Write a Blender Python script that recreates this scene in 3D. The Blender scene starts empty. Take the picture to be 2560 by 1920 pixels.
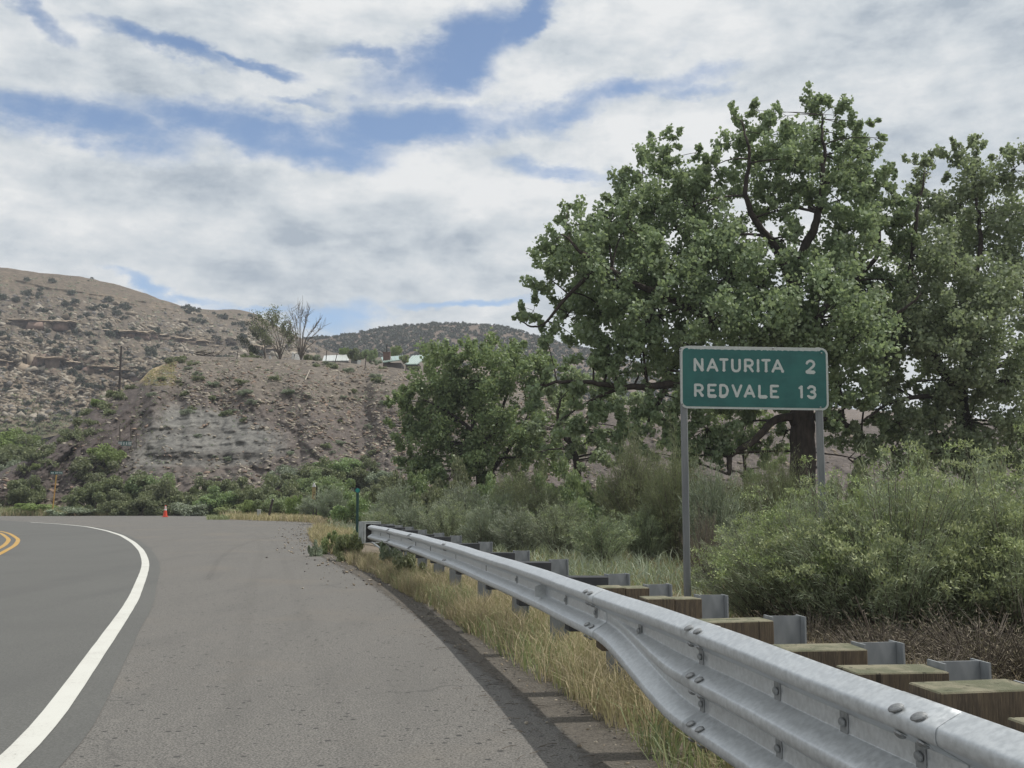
import bpy, math, random
import numpy as np
from mathutils import Vector, Matrix

# ------------------------------------------------------------------ camera, light, sky
F = 2600.0; PITCH = math.atan(290.0/F); CZ = 1.30
SP, CP = math.sin(PITCH), math.cos(PITCH)
SC = bpy.context.scene
COL = SC.collection
cam_d = bpy.data.cameras.new('camera'); cam = bpy.data.objects.new('camera', cam_d); COL.objects.link(cam)
cam.location = (0, 0, CZ); cam.rotation_euler = (math.pi/2+PITCH, 0, 0)
cam_d.sensor_width = 36.0; cam_d.lens = F/2560*36.0; cam_d.clip_start = 0.05; cam_d.clip_end = 6000
SC.camera = cam
SUN_EL, SUN_AZ = math.radians(60), math.radians(86)      # azimuth from +Y towards +X
SUN_STRENGTH = 3.0
SKY_STRENGTH = 0.125
CLOUD_STRENGTH = 0.76
HAZE = 0.0004
to_sun = Vector((math.cos(SUN_EL)*math.sin(SUN_AZ), math.cos(SUN_EL)*math.cos(SUN_AZ), math.sin(SUN_EL)))
sun_d = bpy.data.lights.new('sun', 'SUN'); sun = bpy.data.objects.new('sun', sun_d); COL.objects.link(sun)
sun_d.energy = SUN_STRENGTH; sun_d.angle = math.radians(0.5); sun_d.color = (1.0, 0.96, 0.89)
sun.rotation_euler = (-to_sun).to_track_quat('-Z', 'Y').to_euler(); sun.location = (30, 0, 60)
SC.view_settings.view_transform = 'Standard'; SC.view_settings.look = 'None'
SC.view_settings.exposure = 0.22; SC.view_settings.gamma = 1.0
SC.cycles.max_bounces = 6; SC.cycles.diffuse_bounces = 3; SC.cycles.transparent_max_bounces = 6

def ray(px, py):
    u = (np.asarray(px, float)-1280)/F; v = (960-np.asarray(py, float))/F
    return u, CP - v*SP, SP + v*CP
def at(px, py, Y):
    u, dy, dz = ray(px, py); k = Y/dy
    return u*k, Y+0*u, CZ+dz*k
def P(px, py, Y):
    a = at(px, py, Y); return Vector((float(a[0]), float(a[1]), float(a[2])))
def ground(px, py, z=0.0):
    u, dy, dz = ray(px, py); k = (z-CZ)/dz
    return np.stack([u*k, dy*k], -1)
def azel(px, py):
    u, dy, dz = ray(px, py); return math.atan2(u, dy), math.atan2(dz, math.hypot(u, dy))

class G:
    """tiny node-graph helper"""
    def __init__(s, tree):
        s.t = tree; tree.nodes.clear()
    def n(s, kind, ins=None, **props):
        nd = s.t.nodes.new(kind)
        for k, v in props.items(): setattr(nd, k, v)
        for k, v in (ins or {}).items():
            sock = nd.inputs[k]
            if isinstance(v, bpy.types.NodeSocket): s.t.links.new(v, sock)
            elif isinstance(v, bpy.types.Node): s.t.links.new(v.outputs[0], sock)
            else:
                if isinstance(v, (tuple, list)) and len(v) == 3 and sock.type == 'RGBA': v = (*v, 1)
                sock.default_value = v
        return nd
    def m(s, op, a, b=0.0, c=None, clamp=False):
        ins = {0: a, 1: b}
        if c is not None: ins[2] = c
        return s.n('ShaderNodeMath', ins, operation=op, use_clamp=clamp).outputs[0]
    def mr(s, v, a, b, c=0.0, d=1.0, smooth=True):
        return s.n('ShaderNodeMapRange', {0: v, 1: a, 2: b, 3: c, 4: d}, interpolation_type='SMOOTHSTEP' if smooth else 'LINEAR').outputs[0]
    def mix(s, f, a, b):
        return s.n('ShaderNodeMix', {0: f, 6: a, 7: b}, data_type='RGBA').outputs[2]
    def noise(s, vec, scale, detail=3.0, rough=0.5, out=0, dist=0.0):
        nd = s.n('ShaderNodeTexNoise', {'Scale': scale, 'Detail': detail, 'Roughness': rough, 'Distortion': dist})
        if vec is not None: s.t.links.new(vec, nd.inputs['Vector'])
        return nd.outputs[out]
    def mapping(s, vec, loc=(0,0,0), rot=(0,0,0), sc=(1,1,1), vt='POINT'):
        return s.n('ShaderNodeMapping', {0: vec, 1: loc, 2: rot, 3: sc}, vector_type=vt).outputs[0]

def make_world():
    w = bpy.data.worlds.new('World'); SC.world = w; w.use_nodes = True
    g = G(w.node_tree)
    sky = g.n('ShaderNodeTexSky', sky_type='NISHITA', sun_disc=False, sun_elevation=SUN_EL, sun_rotation=SUN_AZ,
              altitude=1600.0, air_density=1.0, dust_density=0.3, ozone_density=0.25)
    d = g.n('ShaderNodeTexCoord').outputs['Generated']
    sep = g.n('ShaderNodeSeparateXYZ', {0: d}); x, y, z = sep.outputs
    az = g.m('ARCTAN2', x, y); el = g.m('ARCSINE', z)
    V = g.n('ShaderNodeCombineXYZ', {0: az, 1: el}).outputs[0]
    zz = g.m('ADD', g.m('MAXIMUM', z, 0.0), 0.10)
    PL = g.n('ShaderNodeCombineXYZ', {0: g.m('DIVIDE', x, zz), 1: g.m('DIVIDE', y, zz)}).outputs[0]
    warp = g.noise(g.mapping(V, sc=(8, 15, 1)), 1.0, 8, 0.62, out=1)
    warp = g.n('ShaderNodeVectorMath', {0: warp, 1: (0.5, 0.5, 0.5)}, operation='SUBTRACT').outputs[0]
    warp = g.n('ShaderNodeVectorMath', {0: warp, 1: (0.13, 0.075, 0)}, operation='MULTIPLY').outputs[0]
    VW = g.n('ShaderNodeVectorMath', {0: V, 1: warp}, operation='ADD').outputs[0]
    def blobs(lst):
        tot = None
        for (px, py, rx, ry, rot, wgt) in lst:
            a, e = azel(px, py)
            q = g.mapping(VW, loc=(a, e, 0), rot=(0, 0, math.radians(rot)), sc=(rx/F, ry/F, 1), vt='TEXTURE')
            l = g.n('ShaderNodeVectorMath', {0: q}, operation='LENGTH').outputs[1]
            b = g.mr(l, 1.9, 0.1, 0, wgt)
            tot = b if tot is None else g.m('MAXIMUM', tot, b)
        return tot
    gaps = blobs([(150, 305, 330, 55, -2, 1), (620, 330, 360, 52, -4, 1), (1000, 318, 300, 55, 6, 1), (1330, 300, 280, 34, 3, .8),
                  (1120, 145, 240, 66, 22, 1), (1330, 60, 90, 45, 40, 1), (930, 150, 130, 22, 0, .8), (420, 125, 170, 26, -8, 1),
                  (110, 62, 70, 30, -20, .9), (640, 165, 120, 16, -6, .8), (1560, 250, 240, 34, 12, .75), (1400, 420, 150, 24, 0, .7),
                  (1160, 742, 220, 15, 4, .8), (400, 722, 150, 17, -6, .8), (860, 795, 130, 42, 10, .9), (1700, 240, 130, 20, 0, .6),
                  (620, 760, 160, 12, 0, .6), (1650, 120, 60, 24, 20, .35), (2300, 330, 160, 18, 8, .25), (760, 250, 130, 12, 3, .6)])
    n1 = g.noise(g.mapping(V, sc=(7.5, 13, 1)), 1.0, 12, 0.62, dist=0.15)
    n2 = g.noise(PL, 1.3, 9, 0.6)
    nn = g.m('ADD', g.m('MULTIPLY', n1, 0.6), g.m('MULTIPLY', n2, 0.4))
    dens = g.m('SUBTRACT', g.m('ADD', g.m('MULTIPLY', g.m('SUBTRACT', nn, 0.5), 1.35), 0.66), g.m('MULTIPLY', gaps, 0.54))
    cover = g.mr(dens, 0.10, 0.55)
    # relief: brighter where density falls towards the top (cloud shoulders), greyer underneath
    n1b = g.noise(g.mapping(V, loc=(0.06, 0.40, 0), sc=(7.5, 13, 1)), 1.0, 12, 0.62, dist=0.15)
    rel = g.m('SUBTRACT', n1, n1b)
    streak = g.noise(g.mapping(V, loc=(3, 1, 0), sc=(4.5, 13, 1)), 1.0, 12, 0.66, dist=0.1)
    soft = g.noise(g.mapping(V, loc=(7, 4, 0), sc=(3.0, 8, 1)), 1.0, 5, 0.5)
    greys = blobs([(60, 190, 330, 85, 6, 1), (620, 490, 520, 75, -3, .75), (1350, 510, 240, 50, 4, .6), (2330, 190, 330, 110, 0, .8),
                   (1050, 590, 420, 40, 0, .75), (350, 640, 420, 45, 0, .5), (850, 120, 200, 45, 0, .45)])
    s = g.m('ADD', g.m('MULTIPLY', g.m('SUBTRACT', streak, 0.5), 2.1), g.m('MULTIPLY', g.m('SUBTRACT', soft, 0.5), 1.2))
    s = g.m('ADD', g.m('ADD', s, 0.74), g.m('MULTIPLY', rel, 2.0))
    s = g.m('SUBTRACT', s, g.m('MULTIPLY', greys, 0.55))
    ccol = g.n('ShaderNodeValToRGB', {0: s}); r = ccol.color_ramp
    r.elements[0].position = 0.0; r.elements[0].color = (0.46, 0.53, 0.61, 1)
    r.elements[1].position = 1.0; r.elements[1].color = (0.95, 0.965, 0.97, 1)
    e_ = r.elements.new(0.45); e_.color = (0.70, 0.755, 0.80, 1)
    b1 = g.n('ShaderNodeBackground', {0: sky.outputs[0], 1: SKY_STRENGTH})
    b2 = g.n('ShaderNodeBackground', {0: ccol.outputs[0], 1: CLOUD_STRENGTH})
    low = g.mr(z, -0.02, 0.0)      # no cloud below the horizon
    mx = g.n('ShaderNodeMixShader', {0: g.m('MULTIPLY', cover, low), 1: b1.outputs[0], 2: b2.outputs[0]})
    g.n('ShaderNodeOutputWorld', {0: mx.outputs[0]})
make_world()

# ------------------------------------------------------------------ numeric helpers
def vnoise(x, y, seed=0):
    x = np.asarray(x, float); y = np.asarray(y, float)
    xi = np.floor(x).astype(np.int64); yi = np.floor(y).astype(np.int64)
    fx = x-xi; fy = y-yi; fx = fx*fx*(3-2*fx); fy = fy*fy*(3-2*fy)
    def h(a, b):
        v = (a*374761393 + b*668265263 + seed*1442695041) & 0xffffffff
        v = ((v ^ (v >> 13))*1274126177) & 0xffffffff
        return ((v ^ (v >> 16)) & 0xffff)/65535.0
    return (h(xi, yi)*(1-fx)+h(xi+1, yi)*fx)*(1-fy)+(h(xi, yi+1)*(1-fx)+h(xi+1, yi+1)*fx)*fy
def fbm(x, y, oct=4, seed=0, gain=0.5):
    s = 0; a = 1; t = 0
    for i in range(oct):
        s = s + a*vnoise(x*2**i, y*2**i, seed+i*17); t += a; a *= gain
    return s/t
def sstep(a, b, x):
    t = np.clip((np.asarray(x, float)-a)/(b-a), 0, 1); return t*t*(3-2*t)
def itp(x, pts):
    p = np.array(pts, float); return np.interp(x, p[:, 0], p[:, 1])

def mesh_np(name, verts, faces, mats=(), smooth=False, mat_idx=None, attrs=None):
    """faces: int array (n,k) or list of such arrays"""
    if isinstance(faces, np.ndarray): faces = [faces]
    faces = [np.asarray(f, np.int32) for f in faces if len(f)]
    me = bpy.data.meshes.new(name)
    verts = np.asarray(verts, np.float32).reshape(-1, 3)
    nl = sum(f.size for f in faces); npoly = sum(len(f) for f in faces)
    me.vertices.add(len(verts)); me.vertices.foreach_set('co', verts.ravel())
    me.loops.add(nl); me.loops.foreach_set('vertex_index', np.concatenate([f.ravel() for f in faces]))
    me.polygons.add(npoly)
    tot = np.concatenate([np.full(len(f), f.shape[1], np.int32) for f in faces])
    st = np.zeros(npoly, np.int32); st[1:] = np.cumsum(tot)[:-1]
    me.polygons.foreach_set('loop_start', st); me.polygons.foreach_set('loop_total', tot)
    if smooth: me.polygons.foreach_set('use_smooth', np.ones(npoly, bool))
    for m in mats: me.materials.append(m)
    if mat_idx is not None: me.polygons.foreach_set('material_index', np.asarray(mat_idx, np.int32))
    if attrs:
        for k, v in attrs.items():
            a = me.color_attributes.new(k, 'FLOAT_COLOR', 'POINT')
            v = np.asarray(v, np.float32)
            if v.shape[1] == 3: v = np.concatenate([v, np.ones((len(v), 1), np.float32)], 1)
            a.data.foreach_set('color', v.ravel())
    me.update(calc_edges=True); me.validate()
    return me

def obj(name, me, parent=None, loc=(0, 0, 0), rot=(0, 0, 0), sc=(1, 1, 1), label=None, cat=None, group=None, kind=None):
    o = bpy.data.objects.new(name, me); COL.objects.link(o)
    o.location = loc; o.rotation_euler = rot; o.scale = sc
    if parent is not None: o.parent = parent
    if label: o['label'] = label
    if cat: o['category'] = cat
    if group: o['group'] = group
    if kind: o['kind'] = kind
    return o
def thing(name, label, cat, loc=(0, 0, 0), rotz=0.0, group=None, sc=(1, 1, 1), rot=None):
    return obj(name, None, None, loc, rot or (0, 0, rotz), sc, label, cat, group)
def dup(root, loc, rotz=0.0, sc=None, label=None, group=None, cat=None):
    r = root.copy(); COL.objects.link(r); r.location = loc; r.rotation_euler = (0, 0, rotz)
    if sc is not None: r.scale = sc
    if label: r['label'] = label
    if group: r['group'] = group
    if cat: r['category'] = cat
    for ch in root.children:
        c = ch.copy(); COL.objects.link(c); c.parent = r
        for gch in ch.children:
            dd = gch.copy(); COL.objects.link(dd); dd.parent = c
    return r

class MB:
    """collects boxes, tubes and prisms into one mesh"""
    def __init__(s): s.v = []; s.f3 = []; s.f4 = []; s.n = 0; s.fn = []
    def add(s, v, f):
        v = np.asarray(v, float).reshape(-1, 3); s.v.append(v)
        for q in f: (s.f3 if len(q) == 3 else s.f4 if len(q) == 4 else s.fn).append([i+s.n for i in q])
        s.n += len(v); return s
    def box(s, c, size, M=None, bev=0.0):
        hx, hy, hz = (a/2 for a in size)
        if bev <= 0:
            v = np.array([(x, y, z) for x in (-hx, hx) for y in (-hy, hy) for z in (-hz, hz)])
            f = [(0, 1, 3, 2), (4, 6, 7, 5), (0, 4, 5, 1), (2, 3, 7, 6), (0, 2, 6, 4), (1, 5, 7, 3)]
        else:
            b = bev; v = []; f = []
            for sx in (-1, 1):
                for sy in (-1, 1):
                    for sz in (-1, 1):
                        v += [(sx*hx, sy*(hy-b), sz*(hz-b)), (sx*(hx-b), sy*hy, sz*(hz-b)), (sx*(hx-b), sy*(hy-b), sz*hz)]
            ix = lambda sx, sy, sz, k: ((sx > 0)*4+(sy > 0)*2+(sz > 0))*3+k
            for sg in (-1, 1):
                f.append([ix(sg, -1, -1, 0), ix(sg, 1, -1, 0), ix(sg, 1, 1, 0), ix(sg, -1, 1, 0)])
                f.append([ix(-1, sg, -1, 1), ix(1, sg, -1, 1), ix(1, sg, 1, 1), ix(-1, sg, 1, 1)])
                f.append([ix(-1, -1, sg, 2), ix(1, -1, sg, 2), ix(1, 1, sg, 2), ix(-1, 1, sg, 2)])
            for a in (-1, 1):
                for c_ in (-1, 1):
                    f.append([ix(a, c_, -1, 0), ix(a, c_, 1, 0), ix(a, c_, 1, 1), ix(a, c_, -1, 1)])
                    f.append([ix(a, -1, c_, 0), ix(a, 1, c_, 0), ix(a, 1, c_, 2), ix(a, -1, c_, 2)])
                    f.append([ix(-1, a, c_, 1), ix(1, a, c_, 1), ix(1, a, c_, 2), ix(-1, a, c_, 2)])
                    for e in (-1, 1): f.append([ix(a, c_, e, 0), ix(a, c_, e, 1), ix(a, c_, e, 2)])
            v = np.array(v)
        if M is not None: v = v @ np.array(M.to_3x3()).T
        return s.add(v+np.array(c, float), f)
    def tube(s, pts, rad, n=6, cap=True):
        pts = np.asarray(pts, float); k = len(pts); rad = np.broadcast_to(rad, (k,))
        t = np.gradient(pts, axis=0); t /= np.linalg.norm(t, axis=1)[:, None]+1e-9
        ref = np.array([[0.12, 0.02, 1.0]]) if np.abs(t[:, 1]).mean() > .75 else np.array([[.15, 1.0, .05]])
        a = np.cross(t, ref); a /= np.linalg.norm(a, axis=1)[:, None]+1e-9; b = np.cross(t, a)
        th = np.linspace(0, 2*math.pi, n, endpoint=False)
        v = pts[:, None]+rad[:, None, None]*(a[:, None]*np.cos(th)[None, :, None]+b[:, None]*np.sin(th)[None, :, None])
        f = []
        for i in range(k-1):
            for j in range(n):
                f.append((i*n+j, i*n+(j+1) % n, (i+1)*n+(j+1) % n, (i+1)*n+j))
        if cap: f.append(list(range(n))[::-1]); f.append([(k-1)*n+j for j in range(n)])
        return s.add(v.reshape(-1, 3), f)
    def prism(s, poly, depth, M=None, off=(0, 0, 0)):
        """poly in (x,z), extruded along y from 0 to depth"""
        n = len(poly); v = [(p[0], 0, p[1]) for p in poly]+[(p[0], depth, p[1]) for p in poly]
        f = [list(range(n)), [n+i for i in range(n)][::-1]]+[(i, i+n, (i+1) % n+n, (i+1) % n) for i in range(n)]
        v = np.array(v, float)
        if M is not None: v = v @ np.array(M.to_3x3()).T
        return s.add(v+np.array(off, float), f)
    def mesh(s, name, mats, smooth=False):
        me = bpy.data.meshes.new(name)
        me.from_pydata(np.concatenate(s.v).tolist(), [], s.f3+s.f4+s.fn)
        for m in (mats if isinstance(mats, (list, tuple)) else [mats]): me.materials.append(m)
        if smooth: me.polygons.foreach_set('use_smooth', np.ones(len(me.polygons), bool))
        me.update(); return me

# ------------------------------------------------------------------ materials
def newmat(name):
    m = bpy.data.materials.new(name); m.use_nodes = True; return m, G(m.node_tree)
def pbr(g, col, rough=0.8, metal=0.0, bump=None, bstr=0.3, bdist=0.01, spec=0.3):
    ins = {'Base Color': col, 'Roughness': rough, 'Metallic': metal, 'Specular IOR Level': spec}
    p = g.n('ShaderNodeBsdfPrincipled', ins)
    if bump is not None:
        b = g.n('ShaderNodeBump', {'Height': bump, 'Strength': bstr, 'Distance': bdist})
        g.t.links.new(b.outputs[0], p.inputs['Normal'])
    g.n('ShaderNodeOutputMaterial', {0: p.outputs[0]})
    return p
def simple(name, c1, c2=None, scale=8.0, rough=0.7, metal=0.0, bstr=0.2, bdist=0.004, spec=0.3, sc=(1, 1, 1), detail=5):
    m, g = newmat(name); c2 = c2 or tuple(x*0.75 for x in c1)
    co = g.mapping(g.n('ShaderNodeTexCoord').outputs['Object'], sc=sc)
    nz = g.noise(co, scale, detail, 0.6)
    pbr(g, g.mix(g.mr(nz, 0.3, 0.7), c1, c2), rough, metal, nz, bstr, bdist, spec)
    return m
def leafmat(name, cols, trans=0.3, rough=0.6, spec=0.4):
    m, g = newmat(name)
    geo = g.n('ShaderNodeNewGeometry'); oi = g.n('ShaderNodeObjectInfo')
    rmp = g.n('ShaderNodeValToRGB', {0: geo.outputs['Random Per Island']}); r = rmp.color_ramp
    while len(r.elements) < len(cols): r.elements.new(0.5)
    for i, c in enumerate(cols):
        r.elements[i].position = i/(len(cols)-1); r.elements[i].color = (*c, 1)
    big = g.noise(g.n('ShaderNodeTexCoord').outputs['Object'], 0.9, 3)
    hv = g.n('ShaderNodeHueSaturation', {'Hue': g.m('ADD', 0.49, g.m('MULTIPLY', oi.outputs['Random'], 0.022)),
             'Saturation': g.m('ADD', 0.85, g.m('MULTIPLY', oi.outputs['Random'], 0.2)), 'Value': g.mr(big, 0.3, 0.7, 0.8, 1.25), 'Color': rmp.outputs[0]})
    c = hv.outputs[0]
    d = g.n('ShaderNodeBsdfPrincipled', {'Base Color': c, 'Roughness': rough, 'Specular IOR Level': spec})
    t = g.n('ShaderNodeBsdfTranslucent', {0: g.mix(0.5, c, (0.32, 0.40, 0.14, 1))})
    g.n('ShaderNodeOutputMaterial', {0: g.n('ShaderNodeMixShader', {0: trans, 1: d.outputs[0], 2: t.outputs[0]}).outputs[0]})
    return m

M_leaf = leafmat('cottonwood_leaf', [(.205, .27, .16), (.255, .325, .185), (.23, .295, .185), (.30, .36, .205)], 0.45, 0.5, 0.5)
M_leaf2 = leafmat('streamside_leaf', [(.15, .225, .10), (.20, .27, .12), (.25, .31, .13)], 0.4, .5, .6)
M_rabbit = leafmat('rabbitbrush_leaf', [(.20, .25, .16), (.25, .30, .19), (.30, .345, .21), (.25, .275, .20)], 0.25)
M_sage = leafmat('sagebrush_leaf', [(.20, .245, .175), (.25, .29, .21), (.30, .33, .235)], 0.2)
M_olive = leafmat('olive_leaf', [(.125, .15, .085), (.165, .185, .10), (.22, .235, .115)], 0.25)
M_dark = leafmat('juniper_needle', [(.028, .036, .028), (.042, .052, .037), (.06, .068, .045)], 0.1)
M_lime = leafmat('lime_leaf', [(.19, .25, .08), (.23, .29, .09), (.16, .22, .07)], 0.3)
M_yel = leafmat('rabbitbrush_blossom', [(.32, .38, .16), (.27, .33, .15), (.38, .42, .18)], 0.25)
M_gold = leafmat('golden_blossom', [(.30, .26, .04), (.22, .22, .05)], 0.2)
M_straw = leafmat('straw', [(.40, .32, .19), (.33, .27, .16), (.50, .41, .25), (.27, .25, .13)], 0.3)
M_rust = leafmat('rusty_grass', [(.28, .21, .13), (.35, .27, .17), (.22, .17, .12)], 0.25)
M_greengrass = leafmat('green_grass', [(.17, .21, .10), (.22, .26, .12), (.27, .28, .13)], 0.3)
M_twig = simple('dry_twig', (.16, .135, .11), (.09, .078, .066), 20, 0.9)
M_deadw = simple('dead_wood', (.27, .24, .21), (.15, .13, .12), 12, 0.9)
M_bark = simple('bark', (.065, .052, .044), (.03, .025, .022), 6, 0.95, bstr=1.0, bdist=0.03, sc=(1, 1, .3))

def m_galv():
    m, g = newmat('galvanised_steel')
    co = g.n('ShaderNodeTexCoord').outputs['Object']
    a = g.noise(co, 45, 4, 0.6); b = g.noise(co, 4.5, 5, 0.65); c = g.noise(g.mapping(co, sc=(3, 3, 30)), 3, 5, 0.7)
    v = g.n('ShaderNodeTexVoronoi', {'Vector': co, 'Scale': 60.0})
    col = g.mix(g.mr(a, .3, .7), (.46, .485, .50), (.60, .625, .64))
    col = g.mix(g.mr(b, .45, .75, 0, .3), col, (.36, .375, .38))
    col = g.mix(g.mr(c, .58, .75, 0, .22), col, (.62, .63, .62))
    col = g.mix(g.m('MULTIPLY', g.n('ShaderNodeSeparateColor', {0: v.outputs['Color']}).outputs[0], .10), col, (.66, .69, .70))
    pbr(g, col, g.mr(a, .3, .7, .36, .5), 0.62, a, 0.05, 0.002, 0.5)
    return m
M_galv = m_galv()
M_steel = simple('weathered_steel_post', (.30, .315, .325), (.22, .235, .245), 14, 0.6, 0.3, sc=(1, 1, .4))
M_darkblock = simple('dark_block', (.035, .037, .041), (.05, .052, .056), 10, 0.65)
M_bolt = simple('bolt_steel', (.34, .35, .35), (.22, .225, .23), 60, 0.5, 0.6)
M_hole = simple('dark_slot', (.02, .02, .02), None, 10, 0.9)
def m_wood():
    m, g = newmat('treated_timber')
    co = g.n('ShaderNodeVectorMath', {0: g.n('ShaderNodeTexCoord').outputs['Object'], 1: g.n('ShaderNodeCombineXYZ', {0: g.m('MULTIPLY', g.n('ShaderNodeObjectInfo').outputs['Random'], 9.0), 1: 0.0, 2: g.m('MULTIPLY', g.n('ShaderNodeObjectInfo').outputs['Random'], 5.0)}).outputs[0]}, operation='ADD').outputs[0]
    gr = g.noise(g.mapping(co, sc=(22, 22, 1.6)), 4, 6, 0.7, dist=0.3)
    fine = g.noise(g.mapping(co, sc=(60, 60, 4)), 6, 3)
    col = g.mix(g.mr(gr, .35, .65), (.135, .105, .072), (.075, .06, .046))
    col = g.mix(g.mr(fine, .5, .75, 0, .5), col, (.23, .18, .12))
    nz = g.n('ShaderNodeSeparateXYZ', {0: g.n('ShaderNodeNewGeometry').outputs['Normal']}).outputs[2]
    moss = g.mix(g.mr(g.noise(co, 9, 6, .65), .42, .62), (.12, .125, .08), (.22, .205, .145))
    col = g.mix(g.mr(nz, .5, .8), col, moss)     # weathered, mossy end grain on the tops
    crack = g.noise(g.mapping(co, sc=(14, 14, .35)), 3, 3, .5); col = g.mix(g.mr(crack, .30, .36, .8, 0), col, (.02, .017, .014))
    pbr(g, col, .9, 0, gr, .8, .006)
    return m
M_wood = m_wood()
M_signback = simple('sign_border', (.52, .55, .53), (.44, .47, .45), 30, .55, .1)
def m_green():
    m, g = newmat('sign_green'); co = g.n('ShaderNodeTexCoord').outputs['Object']
    a = g.noise(co, 3.0, 4, .6); b = g.noise(g.mapping(co, sc=(2, 2, 12)), 2, 4)
    col = g.mix(g.mr(a, .3, .7), (.008, .092, .086), (.016, .128, .115))
    col = g.mix(g.mr(b, .5, .8, 0, .3), col, (.04, .15, .14))
    pbr(g, col, .4, 0, a, .03, .002, .5); return m
M_green = m_green()
M_letter = simple('sign_lettering', (.56, .59, .57), (.46, .50, .48), 40, .6)
# ------------------------------------------------------------------ ground, road
RNG = np.random.default_rng(7)
def smooth_poly(p, n, passes=2):
    p = np.asarray(p, float)
    s = np.concatenate([[0], np.cumsum(np.linalg.norm(np.diff(p, axis=0), axis=1))])
    q = np.linspace(0, s[-1], n); r = np.stack([np.interp(q, s, p[:, k]) for k in range(p.shape[1])], 1)
    for _ in range(passes):
        w = max(3, n//14) | 1; ker = np.hanning(w+2)[1:-1]; ker /= ker.sum(); h = w//2
        ext = np.concatenate([2*r[0]-r[1:h+1][::-1], r, 2*r[-1]-r[-h-1:-1][::-1]])
        r = np.stack([np.convolve(ext[:, k], ker, 'valid') for k in range(r.shape[1])], 1)
    return r
edge_px = [(1547, 1846), (1457, 1784), (1348, 1712), (1260, 1652), (1185, 1596), (1113, 1549), (1040, 1505), (976, 1463), (915, 1432), (860, 1405),
           (800, 1375), (775, 1350), (775, 1330), (800, 1312), (770, 1306), (702, 1303), (640, 1301.5), (583, 1299), (532, 1297), (528, 1292), (590, 1287), (560, 1284.5)]
right_edge = [(1.75, -14), (1.35, -1), (1.1, 2.0), (.85, 4.0)]+[tuple(p) for p in ground(*np.array(edge_px).T)]
far_edge = [tuple(p) for p in ground(*np.array([(480, 1285.5), (330, 1288.5), (150, 1290), (0, 1290), (-300, 1290.5), (-700, 1292), (-1300, 1296)]).T)]
pav = right_edge+far_edge+[(-75, 30), (-60, -14)]
def densify(poly, step_fn, jit):
    out = []
    n = len(poly)
    for i in range(n):
        a = np.array(poly[i]); b = np.array(poly[(i+1) % n]); L = np.linalg.norm(b-a); st = step_fn((a+b)/2)
        k = max(1, int(L/st))
        for j in range(k): out.append(a+(b-a)*j/k)
    out = np.array(out); d = np.linalg.norm(out, axis=1)
    am = jit*np.clip(d/12, .5, 3)
    out += np.stack([(fbm(out[:, 0]*3, out[:, 1]*3, 3, s)-.5)*2*am for s in (3, 9)], 1)
    return out
PAV = densify(pav, lambda c: max(.12, np.linalg.norm(c)*.012), .07)
def sdist(x, y, poly):
    """signed distance to a closed polygon, positive outside"""
    x = x.ravel(); y = y.ravel(); d = np.full(x.shape, 1e9); ins = np.zeros(x.shape, bool)
    n = len(poly)
    for i in range(n):
        ax, ay = poly[i]; bx, by = poly[(i+1) % n]
        ex, ey = bx-ax, by-ay; L = ex*ex+ey*ey+1e-12
        t = np.clip(((x-ax)*ex+(y-ay)*ey)/L, 0, 1)
        d = np.minimum(d, (x-ax-t*ex)**2+(y-ay-t*ey)**2)
        c = (ay > y) != (by > y)
        ins ^= c & (x < (bx-ax)*(y-ay)/(by-ay+1e-12)+ax)
    d = np.sqrt(d); return np.where(ins, -d, d)
PAVC = np.array(pav)
def gz(x, y):
    """height of the natural ground"""
    x = np.atleast_1d(np.asarray(x, float)); y = np.atleast_1d(np.asarray(y, float)); sh = x.shape
    d = sdist(x, y, PAVC).reshape(sh)
    side = sstep(-.26, -.12, x/np.maximum(y, 1.0))
    z = -.03+.035*sstep(-.05, .3, d)*(1-sstep(.3, 1.2, d))*(1-side*.3)
    z = z-.42*side*sstep(.5, 4.5, d)+.25*(1-side)*sstep(1, 9, d)*sstep(20, 60, y)
    z = z+(fbm(x*.7, y*.7, 3, 5)-.5)*.16*sstep(.6, 3, d)
    return np.where(d < -.25, -.05, z)
def polar_mesh():
    th = np.radians(np.concatenate([np.linspace(-180, -48, 40)[:-1], np.linspace(-48, 48, 300), np.linspace(48, 180, 40)[1:]]))
    r = np.concatenate([[0.4], np.geomspace(1.2, 900, 190)])
    T, R = np.meshgrid(th, r, indexing='xy'); x = R*np.sin(T); y = R*np.cos(T)
    z = gz(x.ravel(), y.ravel())
    nr, nt = T.shape; i = np.arange(nr*nt).reshape(nr, nt)
    f = np.stack([i[:-1, :-1], i[:-1, 1:], i[1:, 1:], i[1:, :-1]], -1).reshape(-1, 4)
    return mesh_np('ground', np.stack([x.ravel(), y.ravel(), z], 1), f[:, ::-1], [M_ground], True)
def m_ground():
    m, g = newmat('dry_soil'); co = g.n('ShaderNodeTexCoord').outputs['Object']
    a = g.noise(co, 1.1, 6, .65); b = g.noise(co, 14, 5, .7)
    col = g.mix(g.mr(a, .35, .65), (.175, .145, .115), (.12, .105, .08))
    col = g.mix(g.mr(b, .45, .7, 0, .7), col, (.24, .20, .15))
    pbr(g, col, .95, 0, b, .8, .03); return m
M_ground = m_ground()
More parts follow.
